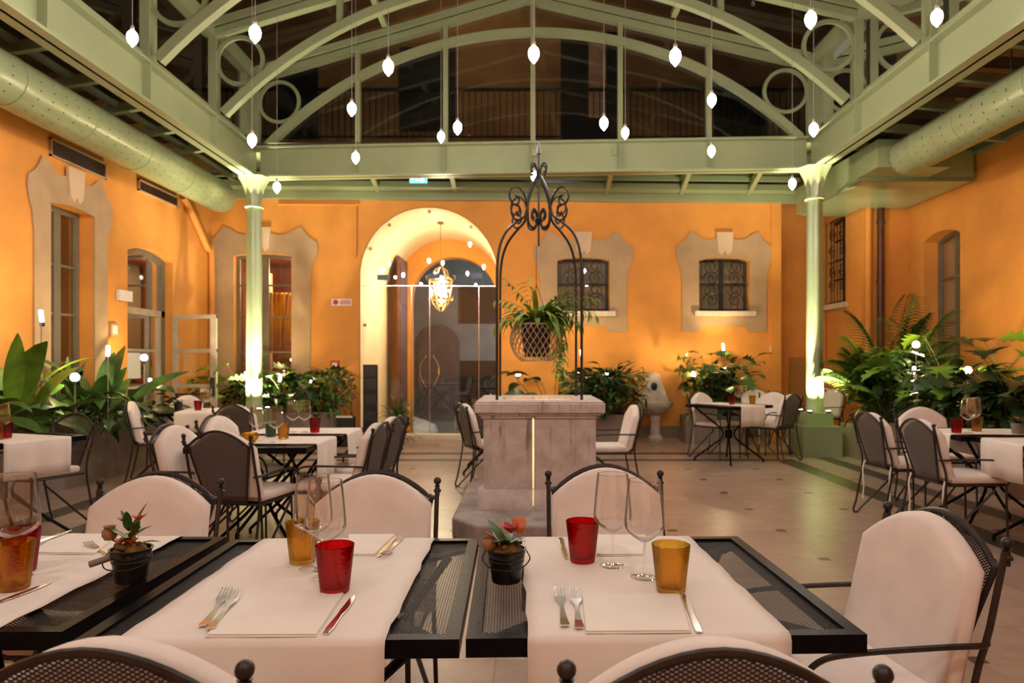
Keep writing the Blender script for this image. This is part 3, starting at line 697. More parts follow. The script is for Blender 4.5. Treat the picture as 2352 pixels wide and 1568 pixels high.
column('slim pale green column at right on a stepped square base', CRX, CRY, ('small glowing uplight on the left edge of the right column base', 'small glowing uplight on the right edge of the right column base', 'small glowing uplight at the rear left edge of the right column base', 'small glowing uplight at the rear right edge of the right column base'))

# ducts
t = thing('round_duct', 'round perforated green air duct along the left wall', 'air duct', (-4.87, 0, 3.93))
m = MB(); m.tube([(0, 1, 0), (0, 11.0, 0), (0, 11.08, 0), (0, 11.12, 0)], [.245, .245, .235, .19], 32); m.build('duct_body', 'perf', t)
for y in (5.4, 6.45, 7.5, 8.6, 9.7, 10.7): m = MB(); m.tube([(0, y, 0), (0, y+.03, 0)], [.251, .251], 32); m.build('band', 'duct', t)
DR = [onx(2100, 350, 4.9), ]
t = thing('round_duct', 'round perforated green air duct at upper right joining the box duct', 'air duct', (4.93, 0, 3.97))
m = MB(); m.tube([(0, 1, 0), (0, 9.02, 0)], [.245, .245], 32); m.build('duct_body', 'perf', t)
for y in (6.6, 7.7, 8.6): m = MB(); m.tube([(0, y, 0), (0, y+.03, 0)], [.251, .251], 32); m.build('band', 'duct', t)
for o_, ys in (([o for o in COL.objects if o.name == 'round_duct'][0], (5.9, 8.0, 10.2)), (t, (5.0, 7.1, 8.3))):
    for y in ys: m = MB(); m.tube([(0, y, .24), (0, y, .44)], .008, 6); m.build('hanger_rod', 'dgreen', o_)
t = thing('box_duct', 'large pale green box duct under the right aisle roof behind the column', 'air duct', (0, 0, 0))
m = MB(); m.prism([(4.58, 9.55), (6.12, 9.55), (6.12, 11.3), (5.42, 11.3), (5.42, 11.9), (4.75, 11.9), (4.52, 11.7)], (0, 0, 3.80), (1, 0, 0), (0, 1, 0), (0, 0, .42)); m.build('plenum', 'duct', t)
m = MB(); m.box(4.55, 5.5, 9.04, 9.6, 3.84, 4.2); m.build('inlet_box', 'duct', t)
m = MB(); m.box(4.56, 6.13, 9.54, 9.58, 3.79, 3.83); m.box(4.56, 4.60, 9.58, 11.6, 3.79, 3.83); m.build('seam_flange', 'dgreen', t)
# vents in the left wall
for x0_, y0_, x1_, y1_, lb in ((112, 345, 240, 352, 'long dark louvred vent high on the left wall above the ornate window'), (315, 425, 405, 450, 'smaller dark louvred vent high on the left wall beside the pipe')):
    u0, za = hitwall(x0_, y0_, FL); u1, zb = hitwall(x1_, y0_, FL); z1 = hitwall(x0_, 315 if x0_ < 200 else 410, FL)[1]; z0_ = hitwall(x0_, 357 if x0_ < 200 else 437, FL)[1]
    p = wp(FL, u0, z0_); v = thing('wall_vent', lb, 'vent', p); L = u1-u0; H = z1-z0_
    m = MB(); 
    for (a0, a1, b0, b1) in ((0, L, 0, .02), (0, L, H-.02, H), (0, .02, 0, H), (L-.02, L, 0, H)): m.box(0.0, .03, a0, a1, b0, b1)
    m.build('vent_frame', 'trim', v); m = MB(); m.box(0.0, .006, .01, L-.01, .01, H-.01); m.build('backing', 'black', v)
    m = MB(); 
    for k in range(9): z = .02+(H-.04)*(k+.5)/9; m.bar((.016, .02, z), (.016, L-.02, z), .018, .004, up=(.5, 0, 1))
    m.build('louvre', 'wood', v)
# painted pipes
m = MB(); p = [wp(FL, hitwall(412, 440, FL)[0], 3.86, -.06), wp(FL, hitwall(425, 455, FL)[0], 3.75, -.06), wp(FL, hitwall(470, 530, FL)[0]-.03, 3.2, -.06), wp(FL, hitwall(478, 550, FL)[0], 3.05, -.06), wp(FL, hitwall(478, 700, FL)[0], .2, -.06)]
tag(m.tube(catmull(p, 5), .05, 10) and m.build('wall_pipe', 'wall'), 'orange painted pipe slanting down the left rear corner', 'pipe')
m = MB(); a = hitwall(640, 460, FB); b = hitwall(817, 462, FB); c = hitwall(817, 585, FB)
m.tube(catmull([wp(FB, a[0], 4.0, -.03), wp(FB, b[0]-.05, 4.0, -.03), wp(FB, b[0], 3.95, -.03), wp(FB, c[0], 3.1, -.03)], 4), .02, 8); tag(m.build('wall_conduit', 'wall'), 'thin orange painted conduit left of the arch on the back wall', 'pipe')
t = thing('downpipe', 'dark brown vertical downpipe in the right rear corner above the palm', 'pipe', (5.72, RC1[1]-.07, 0))
m = MB(); m.tube([(0, 0, .1), (0, 0, 3.9)], .055, 12); m.build('pipe_body', 'brown', t)
for z in (1.5, 2.6, 3.55): m = MB(); m.tube([(0, 0, z), (0, 0, z+.05)], .066, 12); m.build('bracket', 'brown', t)
m = MB(); m.tube([(5.53, RC1[1]-.05, .1), (5.53, RC1[1]-.05, 3.9)], .05, 12); tag(m.build('wall_pipe', 'wall'), 'orange painted vertical pipe left of the brown downpipe', 'pipe')
# ================================================================ CHAIRS
def arch_out(hw_b, hw_s, zb, zs, zt, n=12, sh=.6):
    """cushion / panel outline: straight sides, arched top (x,z)"""
    pts = [(-hw_b, zb), (hw_b, zb), (hw_s, zs)]
    for i in range(1, n): 
        a = -1+2*i/n; x = -hw_s*a; pts.append((x, zs+(zt-zs)*(1-abs(a)**1.9)))
    pts.append((-hw_s, zs)); return pts
PLEAN = lambda z: -.235-(z-.43)*.235       # y of the back plane at height z
def lean(o): # bend an upright mesh built at y=0 on to the leaning back plane
    for v in o.data.vertices: v.co.y += PLEAN(v.co.z)
    return o
def make_chair():
    t = thing('dining_chair', 'x', 'chair', (0, 0, 0))
    R = .0085
    for s_ in (-1, 1):
        x = s_*.225
        m = MB(); p = catmull([(x, PLEAN(.83), .835), (x, PLEAN(.65), .65), (x, PLEAN(.45), .45), (x, -.30, .10)], 4)+catmull([(x, -.322, .035), (x, -.312, .010), (x, -.285, .012), (x, -.25, .05)], 4)+[Vector((x, .12, .40))]
        m.tube(p, R, 7); lg = m.build('rear_leg', 'ciron', t)
        m = MB(); c = (x, PLEAN(.85), 0); m.lathe([(.0085, .80), (.0085, .812), (.0145, .816), (.0145, .822), (.009, .827), (.008, .836), (.012, .842)], 12, c); m.ball((x, PLEAN(.85), .856), .0145, 12, 8); m.build('finial', 'ciron', lg)
        m = MB(); m.tube(catmull([(x-s_*.01, PLEAN(.61)-.012, .61), (x+s_*.012, PLEAN(.61)+.02, .612), (x+s_*.014, -.15, .615), (x+s_*.012, .08, .612), (x+s_*.008, .17, .595), (x+s_*.004, .215, .54), (x, .225, .47), (x-s_*.01, .21, .425)], 5), R*.9, 7); m.build('arm', 'ciron', t)
        m = MB(); m.tube([(x-s_*.01, .205, .43), (x-s_*.004, .215, .01), (x-s_*.004, .215, .0)], [R, R, R*1.3], 7); m.build('front_leg', 'ciron', t)
        m = MB(); m.tube(catmull([(x, 0, .795), (x-s_*.018, 0, .798), (x-s_*.03, 0, .805)], 4), .007, 6); lean(m.build('bracket', 'ciron', t))
    out = arch_out(.135, .205, .44, .79, .888, 14)
    m = MB(); m.tube([(a, 0, b) for a, b in out], .0085, 7, True); lean(m.build('back_frame', 'ciron', t))
    m = MB(); m.add([(a, .0, b) for a, b in out], [tuple(range(len(out)))]); bm_ = m.build('back_mesh', 'cmesh', t, 0); lean(bm_)
    m = MB(); m.tube([(-.22, -.22, .43), (.22, -.22, .43), (.215, .205, .43), (-.215, .205, .43)], .009, 7, True); m.build('seat_frame', 'ciron', t)
    m = MB(); m.add([(-.22, -.22, .43), (.22, -.22, .43), (.215, .205, .43), (-.215, .205, .43)], [(0, 1, 2, 3)]); m.build('seat_mesh', 'ciron', t, 0)
    o2 = arch_out(.215, .212, .47, .782, .886, 14)
    m = MB(); m.slab(o2, .022, .085, .020); lean(m.build('back_cushion', 'cushion', t, 50))
    r = [(-.215, -.19), (.215, -.19), (.225, 0), (.222, .20), (.15, .235), (-.15, .235), (-.222, .20), (-.225, 0)]
    m = MB(); m.slab(r, .44, .495, .020, axis='z'); m.build('seat_cushion', 'cushion', t, 50)
    for s_ in (-1, 1):
        m = MB(); m.strip(catmull([(s_*.20, -.235, .46), (s_*.203, -.25, .38), (s_*.198, -.245, .25), (s_*.205, -.25, .13)], 4), .018, .003, up=(0, 1, 0)); m.build('tie_ribbon', 'cushion', t)
    return t
CH0 = make_chair(); first = [True]
def chair(px, py, h, label, group, Z=.86, Y=None, skip=('tie_ribbon',), yo=None):
    h = math.radians(h); d = Vector((math.sin(h), math.cos(h), 0))
    p = at(px, py, Y) if Y else onz(px, py, Z)
    off = PLEAN(.85) if Z == .86 else PLEAN(.89)+.05
    p = Vector((p.x, p.y, 0))-d*off
    return dup(CH0, p, -h, label, group, skip)
GN = 'chairs at the front row of tables'; GM = 'chairs around the paired tables left of centre'; GL = 'chairs by the left planter'; GW = 'chairs around the stone well'; GR = 'chairs at the far right corner tables'; GP = 'chairs at the tables by the right planter'
N_ = ('tie_ribbon',)
chair(369, 1104, 180, 'cream cushioned iron chair behind the left front table and its potted plant', GN)
chair(868, 1101, 181, 'cream cushioned iron chair behind the middle front table, beyond the red tumbler', GN)
chair(1388, 1085, 179, 'cream cushioned iron chair behind the right front table, before the stone well', GN)
chair(197, 1550, -2, 'chair with mesh back at bottom left edge, drawn up to the middle front table', GN, Y=1.0)
chair(1662, 1533, 2, 'chair with dark mesh back at the very bottom, drawn up to the right front table', GN, Y=1.0)
chair(2160, 1196, 262, 'large cream cushioned chair turned sideways at the right end of the right front table', GN, Y=1.94)
chair(498, 1001, 11, 'grey mesh-backed chair with its back to us before the paired tables', GM)
chair(398, 975, 96, 'cream chair facing right, nearer one on the left side of paired tables', GM, Z=.89)
chair(500, 953, 96, 'cream chair facing right, farther one on the left side of paired tables', GM, Z=.89)
chair(868, 969, 276, 'chair facing left at right side of paired tables, the nearer of two', GM, Z=.89)
chair(903, 955, 280, 'chair facing left at right side of paired tables, the farther of two', GM, Z=.89)
chair(533, 935, 15, 'dark mesh-backed chair turned away beside the foot of the left column', GL, Y=6.9)
chair(432, 925, 185, 'cream chair facing us behind the small far table at the open glazed door', GL, Z=.89, Y=8.9)
chair(300, 928, 68, 'chair seen from the side in front of the long planter, facing right', GL, Z=.89, Y=7.5)
chair(172, 957, 196, 'bare iron chair with only a seat pad beside the long left planter', GL, skip=('tie_ribbon', 'back_cushion'))
chair(1066, 940, 68, 'chair seen from the side just left of the stone well', GW, Z=.89, Y=7.1)
chair(1128, 925, 12, 'dark-backed chair half hidden behind the left edge of the well', GW, Y=7.75)
chair(1458, 936, 266, 'cream chair facing left just right of the stone well', GW, Z=.89, Y=6.9)
chair(1607, 903, 142, 'cream armchair at left of the far corner table', GR, Z=.89, Y=9.8, skip=())
chair(1733, 890, 186, 'cream chair behind the far corner table, only its top showing', GR, Z=.89, Y=11.0)
chair(1778, 900, 218, 'cream armchair at right of the far corner table, seen from the front', GR, Z=.89, Y=9.95, skip=())
chair(1824, 909, 320, 'dark mesh-backed chair between far corner table and right column', GR, Y=9.15)
chair(1916, 893, 250, 'cream armchair just right of the right column against the wall', GR, Z=.89, Y=11.0, skip=())
chair(1893, 891, 200, 'cream chair mostly hidden behind the right column', GR, Z=.89, Y=11.6)
chair(1989, 954, 87, 'grey mesh-backed chair with hanging ties, left of the pair by right planter', GP, skip=())
chair(2100, 970, 87, 'grey mesh-backed armchair nearest us at the tables by the right planter', GP, skip=())
chair(2114, 930, 182, 'cream chair facing us behind the right side table with wine glasses', GP, Z=.89, Y=6.55)
for o in [CH0]+list(CH0.children_recursive): bpy.data.objects.remove(o)

# ================================================================ TABLES
def make_table(name, label, x, y, rz, w, d, group, runner=None):
    t = thing(name, label, 'table', (x, y, 0), rz, group)
    a, b = w/2, d/2; m = MB(); q = .03
    for (x0, x1, y0, y1) in ((-a, a, -b, -b+q), (-a, a, b-q, b), (-a, -a+q, -b+q, b-q), (a-q, a, -b+q, b-q)): m.box(x0, x1, y0, y1, .712, .750)
    m.build('top_frame', 'rail', t)
    m = MB(); m.add([(-a+q, -b+q, .742), (a-q, -b+q, .742), (a-q, b-q, .742), (-a+q, b-q, .742)], [(0, 1, 2, 3)]); m.build('mesh_top', 'tmesh', t, 0)
    m = MB(); m.bar((-a+.02, -b+.02, .725), (a-.02, b-.02, .725), .03, .012); m.bar((a-.02, -b+.02, .722), (-a+.02, b-.02, .722), .03, .012); m.build('cross_brace', 'rail', t)
    for sx in (-1, 1):
        for sy in (-1, 1):
            k = .78; m = MB()
            m.tube(catmull([(sx*a*k, sy*b*k, .715), (sx*.10, sy*.10, .47), (sx*.055, sy*.055, .40), (sx*.055, sy*.055, .33), (sx*.10, sy*.10, .26), (sx*a*k*.9, sy*b*k*.9, .07), (sx*a*k, sy*b*k, .035), (sx*a*k, sy*b*k, 0)], 4), .012, 8); m.build('leg', 'rail', t)
    m = MB(); m.tube([(0, 0, .31), (0, 0, .42)], .05, 12); m.build('hub', 'rail', t)
    return t
def runner(label, x, y, rz, w, L, h0, h1, group, z=.7525):
    """cloth strip lying along local y, hanging h0 at the -y end and h1 at the +y end"""
    b = L/2; prof = [(-b-.010, z-h0), (-b-.011, z-h0*.66), (-b-.011, z-h0*.33), (-b-.009, z-.014), (-b-.004, z-.003), (-b+.01, z)]
    for i in range(1, 12): prof.append((-b+.01+(L-.02)*i/12, z))
    prof += [(b-.01, z), (b+.004, z-.003), (b+.009, z-.014), (b+.011, z-h1*.33), (b+.011, z-h1*.66), (b+.010, z-h1)]
    rnd = random.Random(label); ph = rnd.random()*6; n = 16; v = []; f = []
    for j, (yy, zz) in enumerate(prof):
        hang = max(0, (z-zz-.02)/.25)
        for i in range(n+1):
            u = -1+2*i/n; e = abs(u)**6
            wob = .0022*math.sin(yy*38+ph+3*u)*e+.0018*math.sin(yy*71+ph)*e
            dy = (.012*hang*math.sin(u*7+ph)+.006*hang)*(-1 if yy < 0 else 1)
            v.append((u*w/2+wob+.006*hang*math.sin(ph+u), yy+dy, zz+(.0006*math.sin(u*9+yy*13+ph) if hang == 0 else 0)))
    for j in range(len(prof)-1):
        for i in range(n): k = j*(n+1)+i; f.append((k, k+1, k+n+2, k+n+1))
    m = MB(); m.add(v, f); o = m.build('table_runner', 'linen', None, 60, (x, y, 0)); o.rotation_euler = (0, 0, rz)
    md = o.modifiers.new('cloth', 'SOLIDIFY'); md.thickness = .0018; md.offset = 1
    return tag(o, label, 'table runner', group)
GT = 'front row of black mesh tables'; GTR = 'ivory table runners'; GTF = 'small black iron tables across the court'
r2 = math.radians(1.6)
make_table('bistro_table', 'black mesh table at front right with amber tumbler, corner showing', .272, 1.80, r2, .812, .80, GT)
make_table('bistro_table', 'black mesh table at front centre with red tumbler and two overlapping forks', -.527, 1.778, math.radians(1.3), .765, .80, GT)
make_table('bistro_table', 'black mesh table at front left, cut by the picture edge', -1.352, 1.815, 0, .80, .78, GT)
runner('ivory runner over the right front table, under two forks and amber tumbler', .256, 1.80, r2, .53, .80, .30, .24, GTR)
runner('ivory runner over the middle front table, under the red tumbler', -.55, 1.778, math.radians(.6), .53, .80, .30, .24, GTR)
runner('ivory runner over the left front table, cut by the picture edge', -1.355, 1.815, 0, .53, .78, .26, .24, GTR)
rot = math.radians(-8)
make_table('bistro_table', 'black iron table of the left pair, nearer one behind grey mesh chair', -1.83, 4.86, 0, .80, .70, GTF)
make_table('bistro_table', 'black iron table of the left pair, farther one with four wine glasses', -1.80, 5.59, 0, .80, .70, GTF)
runner('ivory runner across the nearer of the left paired tables', -1.83, 4.95, PI/2, .48, .80, .26, .26, GTR)
runner('ivory runner across the farther of the left paired tables', -1.80, 5.62, PI/2, .48, .80, .26, .26, GTR)
make_table('bistro_table', 'black iron table at the left picture edge beside the planter', -3.86, 5.10, math.radians(-20), .80, .74, GTF)
runner('ivory runner hanging off the table at the left picture edge', -3.86, 5.10, math.radians(70), .48, .80, .26, .26, GTR)
make_table('bistro_table', 'small far black table with plant pot near the open glazed door', -3.75, 8.05, math.radians(15), .80, .74, GTF)
runner('ivory runner on the small far table near the open glazed door', -3.75, 8.05, math.radians(15), .45, .74, .22, .22, GTR)
make_table('bistro_table', 'black table left behind the stone well', -.42, 8.35, 0, .80, .74, GTF)
runner('ivory runner on the table left behind the stone well', -.42, 8.35, PI/2, .48, .80, .26, .26, GTR)
make_table('bistro_table', 'far corner black table with splayed legs, between four cream chairs', 2.66, 9.2, math.radians(33), .80, .78, GTF)
runner('ivory runner on the far corner table between four cream chairs', 2.66, 9.2, math.radians(33), .46, .78, .26, .26, GTR)
make_table('bistro_table', 'black iron table by right planter holding red and amber tumblers', 3.68, 5.55, math.radians(-4), .82, .72, GTF)
make_table('bistro_table', 'black iron table at the right picture edge, nearer of two', 3.72, 4.80, math.radians(-4), .82, .72, GTF)
runner('ivory runner under red and amber tumblers by the right planter', 3.68, 5.55, math.radians(86), .48, .82, .26, .26, GTR)
runner('ivory runner hanging off the nearer table at the right picture edge', 3.72, 4.83, math.radians(86), .48, .82, .27, .26, GTR)

# ================================================================ TABLEWARE
def tumbler_mesh(h=.112, rt=.046, rb=.034):
    prof = [(.0001, 0), (rb-.003, 0), (rb, .003)]
    for i in range(1, 7): t = i/6; prof.append((rb+(rt-rb)*t, .003+(h-.003)*t))
    prof += [(rt-.0015, h+.0012), (rt-.0032, h)]
    for i in range(5, -1, -1): t = i/6; prof.append((rb+(rt-rb)*t-.0032, max(.012, .003+(h-.003)*t)))
    prof.append((.0001, .010)); return prof
def tumbler(px, py, col, label, group, z=.7545, sc=1., Y=None):
    p = onz(px, py, z) if Y is None else Vector((at(px, py, Y).x, Y, z))
    m = MB(); m.lathe([(r*sc, zz*sc) for r, zz in tumbler_mesh()], 28 if Y is None else 18); o = m.build('tumbler', 'g_'+col, None, 40, p)
    return tag(o, label, 'glass', group)
def make_wine(n=28):
    t = thing('wine_glass', 'x', 'wine glass')
    m = MB(); m.lathe([(.0001, .0), (.034, .0), (.036, .0015), (.034, .003), (.012, .0055), (.0055, .009), (.0001, .009)], n); m.build('foot', 'g_clear', t, 50)
    m = MB(); m.lathe([(.0055, .007), (.0038, .03), (.0036, .07), (.0048, .088), (.0001, .092)], 12); m.build('stem', 'g_clear', t, 60)
    o = [(.0001, .089), (.012, .092), (.030, .104), (.044, .116), (.0505, .126), (.0515, .137), (.050, .160), (.0465, .200), (.0415, .247)]
    m = MB(); m.lathe(o+[(.0405, .2475)]+[(max(.0001, r-.0012), z+.0012) for r, z in reversed(o[:-1])], n); b_ = m.build('bowl', 'g_clear', t, 50)
    m = MB(); m.tube([(.041*math.cos(2*PI*k/n), .041*math.sin(2*PI*k/n), .2473) for k in range(n)], .0009, 5, True); m.build('rim', 'g_rim', b_, 60)
    return t
W0 = make_wine()
def wine(x, y, label, group, z=.7545, sc=1.):
    r = dup(W0, (x, y, z), random.random()*3, label, group); r.scale = (sc, sc, sc); return r
GG = 'glasses on the front tables'; GF = 'glasses on the far tables'
def wp_(px, Y): return (px-CX)*Y/F, Y
wine(*wp_(1407, 1.99*S), 'clear wine glass right of the red tumbler on the right table', GG)
wine(*wp_(1480, 1.885*S), 'clear wine glass left of the amber tumbler on the right table', GG)
wine(*wp_(719, 1.955*S), 'clear wine glass in front of the amber tumbler, rear of the middle table pair', GG)
wine(*wp_(748, 1.875*S), 'clear wine glass directly behind the red tumbler on the middle table', GG)
wine(*wp_(36, 1.88*S), 'clear wine glass at the left picture edge before the clay jar plant', GG, sc=1.06)
tumbler(1338, 1289, 'red', 'red bubbled tumbler on the right front table', GG)
tumbler(1541, 1357, 'amber', 'amber tumbler on the right front table above the knife', GG)
tumbler(769, 1358, 'red', 'red bubbled tumbler on the middle front table', GG)
tumbler(695, 1291, 'amber', 'amber tumbler standing behind wine glass on the middle front table', GG)
tumbler(30, 1352, 'amber', 'amber tumbler at the left picture edge', GG, sc=1.02)
tumbler(48, 1312, 'red', 'red tumbler mostly hidden behind amber one at the left picture edge', GG)
wine(-2.36+.0, 5.0, 'wine glass before the green bottle, leftmost of four on the paired tables', GF) if False else None
for px, Y, lb in ((590, 4.88, 'wine glass nearest left column on the paired tables, above the amber bowl'), (634, 4.8, 'wine glass in front of the amber tumbler on the paired tables'), (673, 5.5, 'wine glass left of the two before the red tumbler on paired tables'), (700, 5.5, 'wine glass beside the dark red tumbler on paired tables')):
    wine(*wp_(px, Y), lb, GF)
tumbler(651, 0, 'amber', 'amber tumbler on the paired tables left of centre', GF, Y=5.0)
tumbler(723, 0, 'red', 'dark red tumbler on the paired tables left of centre', GF, Y=5.45)
m = MB(); m.lathe([(.0001, 0), (.03, 0), (.055, .03), (.058, .05), (.05, .07), (.046, .07), (.053, .05), (.05, .033), (.028, .008), (.0001, .006)], 20)
tag(m.build('glass_bowl', 'g_amber', None, 40, (wp_(574, 4.75)[0], 4.75, .7545)), 'small amber glass bowl above the grey mesh chair back', 'bowl', GF)
m = MB(); m.lathe([(.0001, 0), (.032, 0), (.036, .01), (.038, .09), (.036, .1), (.0001, .1)], 18)
tag(m.build('table_pot', pbr('bottle_green_pot', (.03, .06, .035), .3, var=.1), None, 40, (wp_(622, 5.15)[0], 5.15, .7545)), 'dark green pot between wine glasses on the paired tables', 'pot', GF)
wine(*wp_(5, 4.98), 'wine glass on the table at the left picture edge', GF)
tumbler(14, 0, 'red', 'red tumbler on the table at the left picture edge', GF, Y=5.05)
tumbler(-6, 0, 'amber', 'amber tumbler cut by the left picture edge on the far left table', GF, Y=4.95)
tumbler(455, 0, 'red', 'red tumbler on the small far table near the glazed door', GF, Y=8.0)
wine(*wp_(469, 7.95), 'wine glass left of two on the small far table near the glazed door', GF); wine(*wp_(477, 8.1), 'wine glass right of two on the small far table near the glazed door', GF)
tumbler(2197, 0, 'red', 'red tumbler on the table by the right planter', GF, Y=5.42)
tumbler(2243, 0, 'amber', 'amber tumbler on the table by the right planter', GF, Y=5.55)
wine(*wp_(2224, 5.42), 'wine glass nearer the red tumbler on the table by right planter', GF, sc=1.08); wine(*wp_(2236, 5.62), 'wine glass nearer the amber tumbler on the table by right planter', GF, sc=1.08)
tumbler(1681, 0, 'red', 'dark red tumbler on the far corner table', GF, Y=9.1)
wine(*wp_(1697, 9.15), 'wine glass left on the far corner table', GF); wine(*wp_(1706, 9.3), 'wine glass right on the far corner table', GF)
tumbler(1728, 0, 'amber', 'amber tumbler on the far corner table', GF, Y=9.25)
tumbler(1092, 0, 'clear', 'left clear tumbler on the table behind the well', GF, Y=8.3); tumbler(1106, 0, 'clear', 'right clear tumbler on the table behind the well', GF, Y=8.45)
m = MB(); m.lathe([(.05, 0), (.042, .05), (.03, .12), (.012, .17), (.0001, .175)], 10, lobes=5, amp=.18); tag(m.build('folded_napkin', 'ochre', None, 50, (wp_(1127, 8.4)[0], 8.4, .7545)), 'ochre folded napkin standing on the table behind the well', 'napkin')
for o in [W0]+list(W0.children_recursive): bpy.data.objects.remove(o)

# napkins
def napkin(label, pts, z=.7545, th=.006, fold=True):
    P = [onz(x, y, z) for x, y in pts]; c = sum(P, Vector())/4; m = MB()
    for k in range(2):
        s_ = 1-.012*k; q = [((p.x-c.x)*s_, (p.y-c.y)*s_+(.003*k)) for p in P]; m.prism(q, (0, 0, th*.5*k), (1, 0, 0), (0, 1, 0), (0, 0, th*.46))
    o = m.build('napkin', 'napkin', None, 30, (c.x, c.y, z)); md = o.modifiers.new('b', 'BEVEL'); md.width = .0012; md.segments = 2
    return tag(o, label, 'napkin', 'folded napkins on the front tables')
napkin('folded ivory napkin between two forks and the gold-toned knife', [(1345, 1456), (1588, 1454), (1562, 1368), (1336, 1370)])
napkin('folded ivory napkin before the red tumbler on the middle table', [(470, 1464), (727, 1463), (790, 1366), (565, 1368)])
napkin('folded ivory napkin at the far side of the middle table', [(800, 1277), (860, 1277), (908, 1230), (800, 1230)])
napkin('folded ivory napkin behind wine glasses on the right table', [(1370, 1277), (1478, 1277), (1484, 1231), (1372, 1231)])
napkin('folded ivory napkin at the far side of the left table', [(75, 1272), (218, 1274), (272, 1230), (130, 1228)])
# cutlery
def place(o, a, b, z):
    A = onz(*a, z); B = onz(*b, z); d = B-A; c = (A+B)/2; o.location = (c.x, c.y, z); o.rotation_euler = (0, 0, math.atan2(d.y, d.x)-PI/2); return o, d.length
def fork_mesh():
    m = MB(); h = .112
    out = []
    prof = [(-.112, .0075), (-.105, .0095), (-.06, .0072), (-.01, .0042), (.022, .0040), (.036, .0065), (.050, .0125), (.062, .0132)]
    def zc(y): return .0035+.010*max(0, (y-.0)/.112)**1.3+(.004 if y < -.06 else 0)*((-.06-y)/.05)
    for (y0, w0), (y1, w1) in zip(prof[:-1], prof[1:]):
        v = [(-w0, y0, zc(y0)), (w0, y0, zc(y0)), (w1, y1, zc(y1)), (-w1, y1, zc(y1))]; v += [(x, y, z-.0026) for x, y, z in v]
        m.add(v, [(0, 1, 2, 3), (7, 6, 5, 4), (0, 4, 5, 1), (1, 5, 6, 2), (2, 6, 7, 3), (3, 7, 4, 0)])
    for k in range(4):
        x = -.0107+k*.00713; m.strip([(x, .061, zc(.061)-.0013), (x, .085, zc(.085)-.001), (x*.97, .112, zc(.112))], .0028, .0022)
    return m
def fork(a, b, label, z=.7545, mat='steel', grp='forks on the front tables'):
    o = fork_mesh().build('fork', mat, None, 40); place(o, a, b, z); return tag(o, label, 'fork', grp)
def knife(a, b, label, z=.7545, mat='steel'):
    m = MB(); out = [(-.0065, -.118), (.0065, -.118), (.0085, -.09), (.006, -.01), (.0085, .0), (.0095, .05), (.007, .095), (.001, .118), (-.006, .10), (-.0075, .02), (-.006, -.01), (-.0085, -.09)]
    m.prism(out, (0, 0, .001), (1, 0, 0), (0, 1, 0), (0, 0, .0032)); o = m.build('knife', mat, None, 40); place(o, a, b, z)
    md = o.modifiers.new('b', 'BEVEL'); md.width = .0012; md.segments = 2
    return tag(o, label, 'knife', 'knives on the front tables')
fork((1300, 1454), (1283, 1352), 'outer steel fork left of the napkin on the right table')
fork((1332, 1457), (1320, 1358), 'inner steel fork next to the napkin on the right table')
fork((456, 1456), (530, 1352), 'left one of two overlapping steel forks on the middle table')
fork((474, 1460), (552, 1358), 'right one of two overlapping steel forks on the middle table', z=.757)
knife((1606, 1454), (1570, 1366), 'knife with golden glint at right of the napkin on the right table')
knife((746, 1460), (816, 1367), 'knife with red glint beside the napkin on the middle table')
knife((1287, 1236), (1302, 1287), 'knife left of the red tumbler on the right table')
knife((905, 1238), (872, 1276), 'knife beside the far napkin on the middle table'); fork((918, 1240), (884, 1279), 'steel fork beside the far napkin on the middle table')
knife((78, 1250), (133, 1230), 'knife by the far napkin on the left table', z=.762); fork((262, 1282), (206, 1257), 'steel fork next to the clay jar plant on the left table')
knife((-30, 1395), (70, 1357), 'knife in front of the amber tumbler at the left picture edge')
# small table plants
def leaf(m, base, az, L, W, el, droop, n=6, notch=False, fold=.25, prof=None, tw=0.):
    """one leaf: strip of two halves about a bending midrib"""
    d = Vector((math.cos(az), math.sin(az), 0)); side = Vector((-d.y, d.x, 0)); p = Vector(base); v = []; e = el; st = L/n
    for i in range(n+1):
        t = i/n; up = Vector((-d.x*math.sin(e), -d.y*math.sin(e), math.cos(e)))
        w = W*(prof(t) if prof else (math.sin(PI*min(1, t**.75*.97+.015)))**.85)
        if notch and 0 < i < n and i % 2: w *= .38
        r = side*math.cos(tw)+up*math.sin(tw)
        v += [p+r*w+up*(fold*w), p, p-r*w+up*(fold*w)]
        p = p+(d*math.cos(e)+Vector((0, 0, math.sin(e))))*st; e -= droop/n
    f = []
    for i in range(n): a = 3*i; f += [(a, a+1, a+4, a+3), (a+1, a+2, a+5, a+4)]
    m.add(v, f); return p
